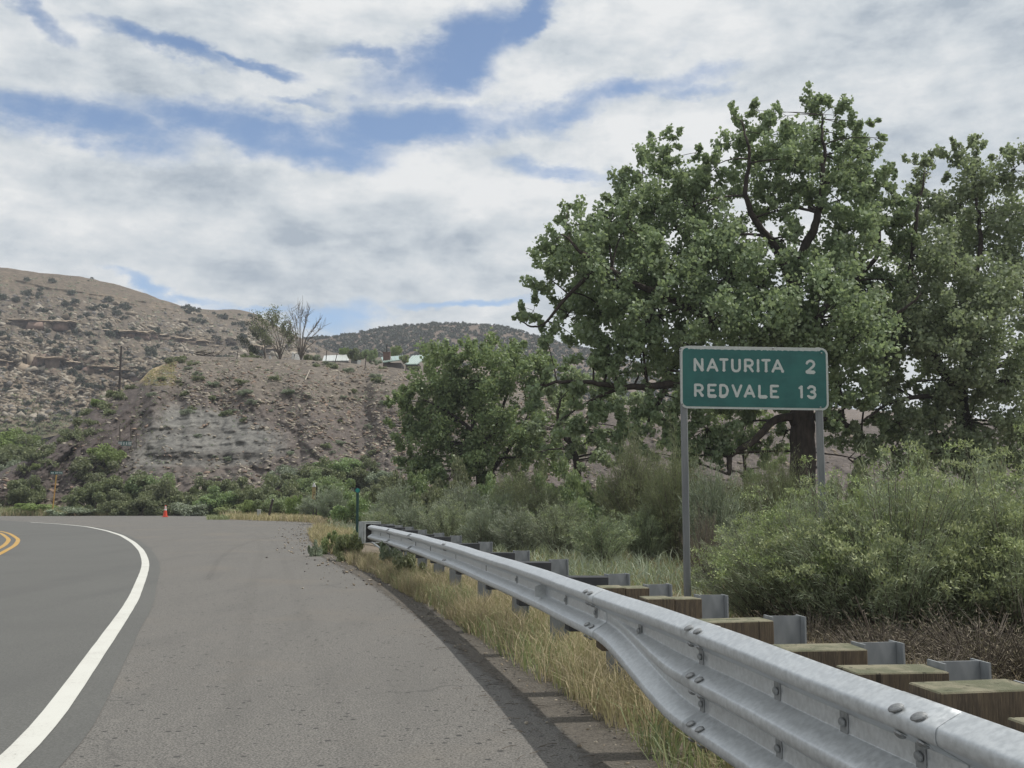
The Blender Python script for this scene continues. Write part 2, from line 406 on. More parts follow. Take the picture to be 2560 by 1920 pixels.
def m_asph(lane):
    m, g = newmat('lane_asphalt' if lane else 'chip_seal_asphalt'); co = g.n('ShaderNodeTexCoord').outputs['Object']
    f1 = g.noise(co, 75, 3, .8); f2 = g.noise(co, 13, 6, .82); big = g.noise(co, .33, 5, .6); mid = g.noise(g.mapping(co, rot=(0, 0, .5), sc=(1.6, .35, 1)), 1.0, 5, .6)
    if lane:
        col = g.mix(g.mr(f1, .36, .64), (.085, .086, .081), (.14, .14, .132))
        col = g.mix(g.mr(big, .4, .7, 0, .35), col, (.088, .088, .084))
        tr = g.noise(g.mapping(co, rot=(0, 0, -.35), sc=(1.1, .08, 1)), 1.2, 3)
        col = g.mix(g.mr(tr, .45, .7, 0, .35), col, (.08, .08, .078))
        pbr(g, col, .85, 0, f1, .35, .004); return m
    col = g.mix(g.mr(f1, .38, .62), (.062, .060, .056), (.205, .196, .182))
    col = g.mix(g.mr(f2, .48, .7, 0, .5), col, (.23, .218, .198))
    col = g.mix(g.mr(mid, .45, .7, 0, .4), col, (.105, .102, .096))
    # brownish dust patches and the dark tyre arc
    col = g.mix(g.mr(big, .5, .72, 0, .45), col, (.185, .16, .13))
    # pop-out pits: dark specks in scattered drifts
    v = g.n('ShaderNodeTexVoronoi', {'Vector': co, 'Scale': 17.0, 'Randomness': 1.0})
    dens = g.mr(g.noise(co, .8, 4, .6), .40, .66, .07, .2)
    rnd = g.n('ShaderNodeSeparateColor', {0: v.outputs['Color']}).outputs[0]
    spot = g.m('MULTIPLY', g.m('LESS_THAN', v.outputs['Distance'], g.m('MULTIPLY', rnd, .32)), g.m('LESS_THAN', g.n('ShaderNodeSeparateColor', {0: v.outputs['Color']}).outputs[1], g.m('MULTIPLY', dens, 3)))
    col = g.mix(g.m('MULTIPLY', spot, .85), col, (.035, .035, .035))
    # hairline cracks
    cr = g.n('ShaderNodeTexVoronoi', {'Vector': g.n('ShaderNodeVectorMath', {0: co, 1: g.n('ShaderNodeVectorMath', {0: g.noise(co, 1.6, 5, .6, out=1), 3: .9}, operation='SCALE').outputs[0]}, operation='ADD').outputs[0], 'Scale': .22}, feature='DISTANCE_TO_EDGE')
    crk = g.m('MULTIPLY', g.mr(cr.outputs[0], .0012, .0045, 1, 0), g.mr(g.noise(co, .5, 2), .48, .6, 0, .6))
    col = g.mix(crk, col, (.07, .068, .065))
    h = g.m('SUBTRACT', g.m('ADD', f1, g.m('MULTIPLY', f2, .5)), g.m('MULTIPLY', spot, .8))
    pbr(g, col, .9, 0, h, .6, .006); return m
M_asph, M_lane = m_asph(False), m_asph(True)
obj('ground', polar_mesh(), kind='structure')
me = bpy.data.meshes.new('pavement'); me.from_pydata([(x, y, 0) for x, y in PAV], [], [list(range(len(PAV)))]); me.materials.append(M_asph)
obj('pavement', me, kind='structure')
if me.polygons[0].normal.z < 0: me.flip_normals()

wl_px = [(45, 1921), (122, 1805), (252, 1620), (332, 1504), (359, 1435), (365, 1412), (362, 1397), (354, 1377), (334, 1357), (304, 1339), (266, 1327), (218, 1317), (152, 1310.5), (76, 1306)]
WL = [tuple(p) for p in ground(*np.array(wl_px).T)]
WL = smooth_poly([(-1.75, -8), (-1.95, 0), (-2.15, 3)]+WL, 160, 1)
def offset(p, d):
    t = np.gradient(p, axis=0); t /= np.linalg.norm(t, axis=1)[:, None]; d = np.asarray(d).reshape(-1, 1) if np.ndim(d) else d
    return p+np.stack([t[:, 1], -t[:, 0]], 1)*d
def ribbon(name, p, w, z, m, jit=0.004, **kw):
    n = len(p); j = (RNG.random((2, n))-.5)*jit
    a = offset(p, -w/2+j[0]); b = offset(p, w/2+j[1])
    v = np.concatenate([np.c_[a, np.full(n, z)], np.c_[b, np.full(n, z)]])
    i = np.arange(n-1); f = np.stack([i, i+n, i+n+1, i+1], 1)
    return obj(name, mesh_np(name, v, f, [m]), **kw)
def m_paint(name, c, thr):
    m, g = newmat(name); co = g.n('ShaderNodeTexCoord').outputs['Object']
    a = g.noise(co, 55, 5, .8); b = g.noise(co, 1.5, 5, .7)
    w = g.m('ADD', a, g.m('MULTIPLY', g.m('SUBTRACT', b, .5), .5))
    col = g.mix(g.mr(w, thr, thr+.14), c, (.30, .29, .27)); col = g.mix(g.mr(b, .4, .7, 0, .25), col, (.42, .40, .36))
    pbr(g, col, .7, 0, a, .3, .003); return m
M_white = m_paint('white_road_paint', (.56, .56, .52), .57); M_yellow = m_paint('yellow_road_paint', (.42, .25, .055), .62)
def edge_sheet(nm, path, w, z, col, dens, seed, soft=True):
    m, g = newmat(nm); co = g.n('ShaderNodeTexCoord').outputs['Object']; e = g.n('ShaderNodeVertexColor', layer_name='edge').outputs[0]
    a = g.noise(co, 9 if soft else 2.5, 7, .75); b = g.noise(co, 70, 3, .8)
    p = g.n('ShaderNodeBsdfPrincipled', {'Base Color': g.mix(g.mr(b, .35, .65), tuple(c*.6 for c in col), tuple(c*1.35 for c in col)), 'Roughness': .95})
    k = g.mr(g.m('ADD', a, g.m('MULTIPLY', g.m('SUBTRACT', e, .5), 1.0)), .42, .72, 0, dens)
    g.n('ShaderNodeOutputMaterial', {0: g.n('ShaderNodeMixShader', {0: k, 1: g.n('ShaderNodeBsdfTransparent').outputs[0], 2: p.outputs[0]}).outputs[0]})
    n = len(path); cols = [0, .5, 1, .5, 0] if not soft else [0, .35, .8, 1, 1]; V = []; C = []
    for k_, c in zip((-.5, -.25, 0, .25, .5), cols): q = offset(path, w*k_); V.append(np.c_[q, np.full(n, z)]); C.append(np.full((n, 3), c))
    i = np.arange(5*n).reshape(5, n); f = np.stack([i[:-1, :-1], i[1:, :-1], i[1:, 1:], i[:-1, 1:]], -1).reshape(-1, 4)
    return obj(nm, mesh_np(nm, np.concatenate(V), f, [m], attrs={'edge': np.concatenate(C)}), kind='structure')
ep = smooth_poly(right_edge[1:15], 260, 1)
edge_sheet('edge_dirt', offset(ep, -.18), .62, .005, (.118, .104, .086), .72, 1)
def gpath(pts, n=60): return smooth_poly([tuple(p) for p in ground(*np.array(pts).T)], n, 1)
for k_, pts in enumerate(([(545, 2100), (600, 1650), (622, 1500), (640, 1420), (655, 1375), (640, 1340), (560, 1315)], [(960, 2100), (800, 1650), (745, 1500), (715, 1420), (700, 1370), (650, 1330), (540, 1308)], [(520, 1450), (545, 1400), (580, 1372), (640, 1350), (720, 1338)])):
    edge_sheet('tyre_track', gpath(pts), [.34, .32, .25][k_], .003, (.06, .058, .056), [.03, .03, .07][k_], k_, False)
lane_edge = offset(WL, .24+.05*fbm(np.arange(160)*.2, np.zeros(160), 3, 2))
last = lane_edge[-1]; dirn = lane_edge[-1]-lane_edge[-8]; dirn /= np.linalg.norm(dirn)
lane_poly = list(map(tuple, lane_edge))+[tuple(last+dirn*25)]+[(-58, 40), (-48, -8)]
me = bpy.data.meshes.new('road_lane'); me.from_pydata([(x, y, .004) for x, y in lane_poly], [], [list(range(len(lane_poly)))]); me.materials.append(M_lane)
if me.polygons[0].normal.z < 0: me.flip_normals()
obj('road_lane', me, kind='structure')
ribbon('white_edge_line', WL, .145, .008, M_white, kind='structure')
yo_px = [(0, 1390), (46, 1364), (54, 1349), (30, 1334), (0, 1326.6)]
YO = [tuple(p) for p in ground(*np.array(yo_px).T)]
YO = smooth_poly([(-5.9, -6), (-6.6, 6), (-8.3, 15)]+YO+[(YO[-1][0]-8, YO[-1][1]+6.5), (YO[-1][0]-17, YO[-1][1]+10)], 120, 1)
ribbon('yellow_centre_line', offset(YO, -.08), .13, .008, M_yellow, kind='structure')
ribbon('yellow_centre_line', offset(YO, -.36), .13, .008, M_yellow, kind='structure')

# loose stones and litter on the shoulder
def rock_verts(rng, n, flat=.55):
    """n irregular 8-corner stones of unit size"""
    c = np.array([(x, y, z) for x in (-1, 1) for y in (-1, 1) for z in (-1, 1)], float)*.5
    v = c[None]*(1+.0*rng.random((n, 8, 1)))+(rng.random((n, 8, 3))-.5)*.48
    v[:, :, 2] *= flat
    v[:, 1::2, :2] *= .45+.5*rng.random((n, 1, 1))
    return v
BOXF = np.array([(0, 1, 3, 2), (4, 6, 7, 5), (0, 4, 5, 1), (2, 3, 7, 6), (0, 2, 6, 4), (1, 5, 7, 3)])
def rand_rot(rng, n, tilt=.5):
    a = rng.random(n)*2*np.pi; b = (rng.random(n)-.5)*2*tilt; c = (rng.random(n)-.5)*2*tilt
    ca, sa, cb, sb, cc, sc_ = np.cos(a), np.sin(a), np.cos(b), np.sin(b), np.cos(c), np.sin(c)
    Z = np.zeros((n, 3, 3)); Z[:, 0, 0] = ca; Z[:, 0, 1] = -sa; Z[:, 1, 0] = sa; Z[:, 1, 1] = ca; Z[:, 2, 2] = 1
    X = np.zeros((n, 3, 3)); X[:, 0, 0] = 1; X[:, 1, 1] = cb; X[:, 1, 2] = -sb; X[:, 2, 1] = sb; X[:, 2, 2] = cb
    Y = np.zeros((n, 3, 3)); Y[:, 1, 1] = 1; Y[:, 0, 0] = cc; Y[:, 0, 2] = sc_; Y[:, 2, 0] = -sc_; Y[:, 2, 2] = cc
    return Z @ X @ Y
def rocks(name, pts, size, mats, rng, tilt=.5, flat=.55, stretch=1.0, idx=None):
    n = len(pts); v = rock_verts(rng, n, flat); v[:, :, 0] *= stretch
    v = v*np.asarray(size).reshape(-1, 1, 1); v = np.einsum('nij,nkj->nki', rand_rot(rng, n, tilt), v)+pts[:, None]
    f = (BOXF[None]+np.arange(n)[:, None, None]*8).reshape(-1, 4)
    mi = np.repeat(rng.integers(0, len(mats), n) if idx is None else idx, 6)
    return mesh_np(name, v.reshape(-1, 3), f, mats, mat_idx=mi)
def rstone(name, c1, c2): return simple(name, c1, c2, 4, .9, bstr=.4, bdist=.02)
M_st = [rstone('pale_stone', (.36, .32, .255), (.26, .23, .19)), rstone('tan_stone', (.26, .215, .16), (.165, .138, .105)), rstone('grey_stone', (.16, .148, .135), (.11, .102, .096)), rstone('rust_stone', (.28, .20, .15), (.19, .14, .11))]
re = smooth_poly(right_edge[1:14], 300, 0)
k = RNG.integers(0, 300, 1300); off = np.abs(RNG.normal(0, .20, 1300))-.12
pp = offset(re, 0)[k]; tt = np.gradient(re, axis=0); tt /= np.linalg.norm(tt, axis=1)[:, None]
pp = pp-np.stack([tt[k, 1], -tt[k, 0]], 1)*off[:, None]
sz = .004+.018*RNG.random(1300)**3
re2 = smooth_poly(right_edge[11:22], 300, 0); k2 = RNG.integers(0, 300, 1500); p2 = re2[k2]+RNG.normal(0, .55, (1500, 2)); s2 = .01+.05*RNG.random(1500)**3
obj('edge_gravel', rocks('edge_gravel', np.c_[p2, .006+s2*.2], s2, [M_st[1], M_st[2], M_st[0]], RNG), kind='stuff')
obj('shoulder_gravel', rocks('shoulder_gravel', np.c_[pp, .004+sz*.15], sz, [M_st[1], M_st[2], M_st[2], M_st[0]], RNG), kind='stuff')

# ------------------------------------------------------------------ hills
class Hill:
    def __init__(s, name, px0, px1, npx, nr, base, crest, D0, D1, curve, ledge, rough, back, mats, tint):
        s.px = np.linspace(px0, px1, npx); s.base = itp(s.px, base); s.crest = itp(s.px, crest)
        s.crest = s.crest+(fbm(s.px*.03, 0*s.px, 4, 77)-.5)*4
        rr = np.linspace(0, 1, nr); PX, R = np.meshgrid(s.px, rr)
        PY = s.base[None]+(s.crest-s.base)[None]*R
        inc = curve(R, PX)*(1-.97*ledge(PX, PY)); cum = np.cumsum(inc, 0); cum = (cum-cum[0])/(cum[-1]-cum[0])
        d0, d1 = itp(s.px, D0), itp(s.px, D1)
        D = d0[None]+(d1-d0)[None]*cum
        D = D+rough(PX, PY)*(sstep(0, .06, R)*(.25+.75*sstep(0, .12, 1-R)))
        s.D, s.PY = D, PY
        x, y, z = at(PX, PY, D)
        s.xyz = np.stack([x, y, z], -1)
        rows = [s.xyz]; last = s.xyz[-1]; u = last[:, 0]/last[:, 1]
        for (dd, dz) in back:
            yy = last[:, 1]+dd; zz = dz(s.px, last[:, 2]) if callable(dz) else np.maximum(last[:, 2]+dz, -3)
            rows.append(np.stack([u*yy, yy, zz], -1)[None])
        V = np.concatenate(rows); nr2 = V.shape[0]; i = np.arange(nr2*npx).reshape(nr2, npx)
        f = np.stack([i[:-1, :-1], i[:-1, 1:], i[1:, 1:], i[1:, :-1]], -1).reshape(-1, 4)
        T = tint(PX, PY); T = np.concatenate([T]+[T[-1:]]*len(back))
        s.ob = obj(name, mesh_np(name, V.reshape(-1, 3), f, mats, True, attrs={'tint': T.reshape(-1, 3)}), kind='structure')
        s.npx, s.nr = npx, nr; s.px0, s.px1 = px0, px1
    def pt(s, px, py):
        """surface point seen at (px,py)"""
        px = np.atleast_1d(np.asarray(px, float)); py = np.atleast_1d(np.asarray(py, float))
        c = np.clip((px-s.px0)/(s.px1-s.px0)*(s.npx-1), 0, s.npx-1.001); i = c.astype(int); fx = c-i
        b = s.base[i]*(1-fx)+s.base[i+1]*fx; t = s.crest[i]*(1-fx)+s.crest[i+1]*fx
        r = np.clip((py-b)/(t-b), 0, 1)*(s.nr-1.001); j = np.clip(r.astype(int), 0, s.nr-2); fy = (r-j)[:, None]; fx = fx[:, None]
        A = s.xyz
        return (A[j, i]*(1-fx)+A[j, i+1]*fx)*(1-fy)+(A[j+1, i]*(1-fx)+A[j+1, i+1]*fx)*fy
def m_hill(name, nscale, bstr, bd, spk):
    m, g = newmat(name); co = g.n('ShaderNodeTexCoord').outputs['Object']
    t = g.n('ShaderNodeVertexColor', layer_name='tint').outputs[0]
    a = g.noise(co, nscale, 8, .72); b = g.noise(co, nscale*.12, 4, .6); st = g.noise(g.mapping(co, sc=(.3, .3, 1.5)), nscale*.5, 5, .7)
    col = g.n('ShaderNodeMix', {0: 1.0, 6: t, 7: g.mix(g.mr(a, .25, .75), (.5, .49, .49), (1.45, 1.42, 1.38))}, data_type='RGBA', blend_type='MULTIPLY').outputs[2]
    col = g.n('ShaderNodeMix', {0: .25, 6: col, 7: g.mix(g.mr(st, .35, .65), (.68, .67, .67), (1.3, 1.28, 1.25))}, data_type='RGBA', blend_type='MULTIPLY').outputs[2]
    col = g.mix(g.mr(g.noise(co, nscale*3, 4, .8), .60, .72, 0, spk), col, (.26, .225, .18))
    h = g.m('ADD', g.m('ADD', a, g.m('MULTIPLY', st, .6)), b)
    pbr(g, col, .95, 0, h, bstr, bd); return m
def lerp3(a, b, t): t = np.asarray(t)[..., None]; return np.asarray(a)*(1-t)+np.asarray(b)*t
def band(py, c, w): return np.exp(-((py-c)/w)**2)

# --- the cut bank straight ahead
cb_crest = [(-900, 1284), (-400, 1275), (-120, 1240), (25, 1170), (51, 1158), (101, 1116), (162, 1074), (231, 1022), (289, 987), (345, 957), (380, 922), (415, 907), (445, 895), (480, 889), (540, 892),
            (700, 897), (860, 906), (960, 917), (1060, 927), (1160, 945), (1300, 975), (1500, 1005), (1800, 1030), (2200, 1050), (2700, 1060), (3400, 1080)]
def cb_gray(px, py):
    n = (fbm(px*.02, py*.02, 4, 3)-.5)*90
    L = np.interp(py, [1000, 1065, 1125, 1200], [400, 365, 330, 300]); R = np.interp(py, [1000, 1018, 1042, 1088, 1134, 1165], [440, 520, 620, 715, 715, 640])
    t = sstep(-45, 45, px-L+n*.8)*(1-sstep(-70, 40, px-R+n*.9))*sstep(985, 1035, py+n*.35)*(1-sstep(1150, 1200, py+n*.2))
    return np.clip(t, 0, 1)
def cb_tint(px, py):
    n = fbm(px*.012, py*.02, 5, 11); n2 = fbm(px*.05, py*.07, 4, 12)
    top = lerp3((.115, .101, .087), (.170, .150, .128), n2)
    mauve = lerp3((.085, .073, .068), (.130, .113, .103), n2)
    c = lerp3(top, mauve, sstep(930, 1010, py+(n-.5)*90-np.clip(px-500, 0, 400)*.12))
    c = lerp3(c, lerp3((.055, .046, .046), (.09, .076, .072), n2), (1-sstep(300, 430, px+(n-.5)*120))*sstep(900, 1000, py)*.85)
    g_ = lerp3((.135, .134, .126), (.185, .184, .174), n2*.7+.3*fbm(px*.02, py*.06+px*.01, 4, 8))
    c = lerp3(c, g_, cb_gray(px, py))
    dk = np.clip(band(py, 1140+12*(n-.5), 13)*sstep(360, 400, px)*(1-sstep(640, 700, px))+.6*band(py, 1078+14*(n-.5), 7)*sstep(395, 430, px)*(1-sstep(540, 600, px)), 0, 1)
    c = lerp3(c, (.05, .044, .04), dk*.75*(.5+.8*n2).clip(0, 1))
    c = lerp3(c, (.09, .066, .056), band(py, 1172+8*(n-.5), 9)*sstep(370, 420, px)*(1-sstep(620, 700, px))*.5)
    c = lerp3(c, (.34, .27, .16), np.clip(band(px+(py-930)*.9, 375, 26)*sstep(905, 912, py)*(1-sstep(945, 962, py)), 0, 1)*.9)
    c = lerp3(c, (.16, .135, .10), sstep(1225, 1262, py)*.6)
    return c
def cb_rough(px, py):
    gull = fbm(px*.03+(py-900)*.016*np.sign(px-520)*-1+2.5*fbm(px*.01, py*.02, 3, 20), py*.008, 4, 21)
    spur = fbm(px*.009, py*.002, 3, 22)
    diag = fbm((px+py*.9)*.03, (px-py)*.004, 4, 23)*(1-sstep(300, 420, px))
    beds = fbm(px*.012, (py+px*.03+8*fbm(px*.03, py*.01, 2, 4))*.11, 3, 24)
    return (gull-.5)*(2.6-1.2*cb_gray(px, py))+(spur-.5)*6+(diag-.5)*5+(beds-.5)*.9*cb_gray(px, py)+(fbm(px*.09+py*.05, py*.08-px*.05, 4, 25)-.5)*1.4*(1-.5*cb_gray(px, py))
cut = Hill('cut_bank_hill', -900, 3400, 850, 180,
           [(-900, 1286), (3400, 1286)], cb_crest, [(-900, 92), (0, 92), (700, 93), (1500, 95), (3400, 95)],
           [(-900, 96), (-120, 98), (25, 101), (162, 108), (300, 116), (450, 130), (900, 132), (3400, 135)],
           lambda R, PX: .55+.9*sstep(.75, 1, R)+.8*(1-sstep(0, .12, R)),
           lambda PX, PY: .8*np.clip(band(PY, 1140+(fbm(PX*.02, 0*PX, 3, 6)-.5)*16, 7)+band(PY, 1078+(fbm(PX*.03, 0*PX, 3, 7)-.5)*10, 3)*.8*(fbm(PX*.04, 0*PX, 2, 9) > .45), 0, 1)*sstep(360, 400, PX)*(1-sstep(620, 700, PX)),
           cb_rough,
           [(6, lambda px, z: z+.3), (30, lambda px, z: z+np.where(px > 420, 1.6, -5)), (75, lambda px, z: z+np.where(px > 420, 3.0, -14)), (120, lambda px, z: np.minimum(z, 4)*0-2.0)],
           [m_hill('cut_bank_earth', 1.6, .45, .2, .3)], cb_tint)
# --- the rocky hill on the left
hl_crest = [(-900, 600), (-300, 640), (0, 668), (100, 682), (200, 691), (300, 712), (400, 747), (470, 771), (520, 774), (600, 775), (640, 786), (680, 806), (720, 828), (760, 850), (830, 880), (1000, 900), (1300, 930)]
def led(PX, PY):
    w = (fbm(PX*.02, PX*0, 3, 31)-.5)*14
    l1 = band(PY, itp(PX, [(-400, 880), (70, 897), (200, 912), (360, 940), (700, 960)])+w, 13)*sstep(-500, 60, PX)
    l2 = band(PY, 812+w, 10)*sstep(40, 70, PX)*(1-sstep(180, 210, PX))
    l3 = band(PY, itp(PX, [(260, 828), (380, 835), (500, 850), (760, 870)])+w, 9)*sstep(250, 285, PX)
    l4 = band(PY, itp(PX, [(-200, 690), (50, 703), (120, 720), (400, 760)])+w*.4, 2.5)*.9
    l5 = band(PY, itp(PX, [(150, 725), (200, 742), (330, 760), (600, 800)])+w*.5, 2.2)*.8*sstep(120, 200, PX)
    l6 = band(PY, 960+w, 6)*.6
    return np.clip((l1+l2+l3+l4+l5+l6)*1.5*(.35+1.2*fbm(PX*.025, PY*.01, 3, 33)), 0, 1)
def hl_smooth(px, py): return 1-sstep(-18, 22, py-itp(px, [(-300, 690), (0, 715), (160, 740), (330, 775), (480, 792), (560, 800), (760, 850), (900, 900)])+(fbm(px*.03, py*.03, 3, 37)-.5)*24)
def hl_tint(px, py):
    n = fbm(px*.02, py*.03, 5, 41); n2 = fbm(px*.09, py*.11, 4, 42)
    rocky = lerp3((.095, .080, .064), (.165, .138, .108), n2)
    c = lerp3(rocky, (.30, .23, .165), sstep(880, 960, py)*.45*n)
    grass = lerp3((.122, .100, .076), (.155, .127, .095), n2); c = lerp3(c, grass, hl_smooth(px, py))
    c = lerp3(c, (.19, .125, .10), .6*band(py, 905, 22)*sstep(50, 80, px)*(1-sstep(150, 330, px)))
    c = lerp3(c, (.27, .225, .165), np.clip(led(px, py), 0, 1)*.5*(n > .5))
    c = lerp3(c, (.14, .13, .085), sstep(1040, 1075, py)*.7)
    return c
rock = Hill('rocky_hill', -900, 1300, 620, 260,
            [(-900, 1130), (0, 1120), (400, 1030), (800, 960), (1300, 950)], hl_crest,
            [(-900, 230), (0, 235), (800, 270), (1300, 280)], [(-900, 390), (0, 400), (450, 430), (600, 470), (800, 430), (1300, 430)],
            lambda R, PX: .6+1.0*R, led,
            lambda px, py: ((fbm(px*.02, py*.02, 4, 51)-.5)*16+(fbm(px*.09, py*.12, 4, 52)-.5)*8*(1-.8*hl_smooth(px, py))),
            [(40, -1.5), (120, -25), (250, -120)], [m_hill('rocky_hill_earth', .55, 1.0, .7, .35)], hl_tint)
# --- the far wooded hill
far = Hill('far_wooded_hill', 560, 3400, 520, 110,
           [(560, 1000), (3400, 1130)], [(560, 872), (740, 848), (800, 843), (850, 838), (900, 831), (960, 820), (1000, 814), (1060, 811), (1150, 808), (1260, 816), (1330, 838), (1450, 868), (1600, 905), (1750, 955), (2000, 1010), (2400, 1046), (3400, 1060)],
           [(560, 330), (3400, 330)], [(560, 560), (1400, 560), (3400, 480)], lambda R, PX: .6+.8*R,
           lambda PX, PY: .8*np.clip(band(PY, itp(PX, [(900, 850), (1150, 828), (1400, 880)])+(fbm(PX*.02, PX*0, 2, 5)-.5)*10, 4)+band(PY, 868, 3), 0, 1),
           lambda px, py: (fbm(px*.02, py*.03, 4, 61)-.5)*30, [(60, -4), (200, -90)], [m_hill('far_hill_earth', .35, 1.0, .7, .3)],
           lambda px, py: lerp3(lerp3((.11, .09, .072), (.18, .15, .118), fbm(px*.06, py*.09, 4, 62)), (.145, .108, .086), fbm(px*.01, py*.02, 3, 63)))
# distant low ridge closing the horizon all round (outside the frame too)
th = np.radians(np.linspace(-180, 180, 240)); hh = 14+30*fbm(th*3+20, th*0, 4, 71); hh[-1] = hh[0]
front = np.exp(-(th/.55)**2)
hh = hh*(1-.8*front)
V = [np.stack([r*np.sin(th), r*np.cos(th), hh*k_-(3*(k_ == 0))], 1) for r, k_ in ((690, 0), (760, .6), (840, 1.0), (890, 0))]
i = np.arange(960).reshape(4, 240); f = np.stack([i[:-1, :-1], i[:-1, 1:], i[1:, 1:], i[1:, :-1]], -1).reshape(-1, 4)
obj('distant_hills', mesh_np('distant_hills', np.concatenate(V), f[:, ::-1], [simple('distant_earth', (.24, .20, .16), (.14, .135, .10), .05, .95)], True), kind='structure')

# boulders and scree on the rocky hill; stones on the cut bank
def hill_scatter(h, n, rng, px0, px1, py0, py1, dens):
    out = []
    while len(out) < n:
        px = rng.uniform(px0, px1, n); py = rng.uniform(py0, py1, n)
        c = np.interp(px, h.px, h.crest); b = np.interp(px, h.px, h.base)
        ok = (py > c+4) & (py < b-2) & (rng.random(n) < dens(px, py))
        out += list(zip(px[ok], py[ok]))
    return np.array(out[:n])
rg = np.random.default_rng(21)
rk_d = lambda px, py: (1-hl_smooth(px, py))*(.25+1.2*sstep(.45, .62, fbm(px*.03, py*.05, 3, 81))).clip(0, 1)*(1-sstep(1035, 1060, py))
BP = hill_scatter(rock, 270, rg, -60, 780, 760, 1050, rk_d)
bprot = []
for k in range(6):
    v = rock_verts(rg, 1, .5)[0]; v[:, 0] *= 1.35; bprot.append(mesh_np('boulder', v, BOXF, [M_st[1]] if k % 3 else [M_st[0]]))
W = rock.pt(BP[:, 0], BP[:, 1])
for k in range(len(BP)):
    o = obj('boulder', bprot[k % 6], rock.ob, tuple(W[k]+np.array([0, -.3, .1])), (rg.uniform(-.2, .6), rg.uniform(-.5, .5), rg.uniform(0, 6.28)))
    s_ = (.9+1.7*rg.random()**2.2)*W[k][1]/330; o.scale = (s_*1.1, s_*1.1, s_*(.6+.6*rg.random()))
# broken sandstone ledges: blocks standing shoulder to shoulder, capped by thin slabs
M_lg = [rstone('cream_sandstone', (.40, .33, .25), (.28, .225, .17)), rstone('rosy_sandstone', (.27, .19, .155), (.19, .135, .11)), rstone('brown_sandstone', (.20, .155, .12), (.13, .10, .08))]
lg_m = [mesh_np('ledge_block', rock_verts(rg, 1, 1.0)[0]*np.array([1.15, 1, 1]), BOXF, [M_lg[q % 3]]) for q in range(6)]
for (x0, y0, x1, y1, hh_, step) in ((60, 902, 170, 916, 30, 13), (170, 916, 345, 946, 24, 15), (50, 812, 188, 818, 20, 14), (272, 836, 380, 842, 16, 13), (385, 842, 505, 862, 12, 13), (-30, 905, 55, 920, 20, 14), (640, 870, 700, 880, 9, 10)):
    px = x0
    while px < x1:
        w_ = step*rg.uniform(.7, 1.6); py = y0+(y1-y0)*(px-x0)/(x1-x0)+rg.uniform(-2, 2); q_ = rock.pt([px], [py])[0]; k_ = q_[1]/F
        o = obj('ledge_block', lg_m[rg.integers(0, 6)], rock.ob, tuple(q_+np.array([0, .5, 0])), (0, 0, rg.uniform(-.35, .35))); o.scale = (w_*k_*1.5, 9*k_*1.6+2, hh_*k_*rg.uniform(.8, 1.25))
        if rg.random() < .7:
            o = obj('ledge_slab', lg_m[(rg.integers(0, 2))*3], rock.ob, tuple(q_+np.array([0, -.6, hh_*k_*.52])), (0, rg.uniform(-.06, .06), rg.uniform(-.3, .3))); o.scale = (w_*k_*2.0, 3.6, 3.2*k_)
        px += w_
SPt = hill_scatter(rock, 8500, rg, -160, 800, 740, 1060, rk_d); W = rock.pt(SPt[:, 0], SPt[:, 1])
obj('scree', rocks('scree', W, .3+1.2*rg.random(len(W))**3, [M_st[0], M_st[1], M_st[1], M_st[2]], rg, .7, .5, 1.4), rock.ob, kind='stuff')
cd = lambda px, py: (sstep(380, 470, px-(py-900)*.1)*(1-.97*cb_gray(px, py))*(1-.75*sstep(985, 1080, py-np.clip(px-600, 0, 300)*.25))+.12)*(.3+1.1*sstep(.4, .6, fbm(px*.03, py*.04, 3, 83)))
CP_ = hill_scatter(cut, 11000, rg, -20, 1500, 885, 1270, cd); W = cut.pt(CP_[:, 0], CP_[:, 1])
obj('loose_stones', rocks('loose_stones', W, .08+.30*rg.random(len(W))**2.6, [M_st[0], M_st[0], M_st[1], M_st[2], M_st[3]], rg, .5, .38, 1.6), cut.ob, kind='stuff')
CP2 = hill_scatter(cut, 1500, rg, 1300, 2600, 1000, 1270, lambda px, py: .6+0*px); W = cut.pt(CP2[:, 0], CP2[:, 1])
obj('bank_rubble', rocks('bank_rubble', W, .12+.4*rg.random(len(W))**3, [M_st[1], M_st[2], M_st[1]], rg, .6, .5, 1.5), cut.ob, kind='stuff')

# ------------------------------------------------------------------ guardrail
def rail_x(y): return 1.49-.135*y-.00304*y*y
def rail_frame(y):
    t = Vector((-.135-.00608*y, 1, 0)).normalized(); nrm = Vector((t.y, -t.x, 0))   # nrm points away from the road
    return Vector((rail_x(y), y, 0)), t, nrm
TOP = .787
Wp = [(0, .012), (.028, .066), (.042, .083), (.073, .083), (.087, .068), (.122, .008), (.134, 0)]
W_prof = Wp+[(.139, 0), (.143, 0), (.148, 0), (.153, 0), (.159, 0), (.164, 0), (.169, 0), (.173, 0)]+[(.312-a, b) for a, b in Wp[::-1]]
T_prof = Wp+[(.178, 0), (.190, .008), (.225, .068), (.239, .083), (.270, .083), (.284, .068), (.319, .008), (.331, 0)]+[(.508-a, b) for a, b in Wp[::-1]]
def fine(p, k=4):
    p = np.array(p, float); n = len(p); pp = np.concatenate([[2*p[0]-p[1]], p, [2*p[-1]-p[-2]]]); out = []
    for i in range(n-1):
        a, b, c, d = pp[i:i+4]
        for j in range(k):
            t = j/k; out.append(.5*((2*b)+(-a+c)*t+(2*a-5*b+4*c-d)*t*t+(-a+3*b-3*c+d)*t**3))
    out.append(p[-1]); return np.array(out)
WF, TF = fine(W_prof), fine(T_prof)
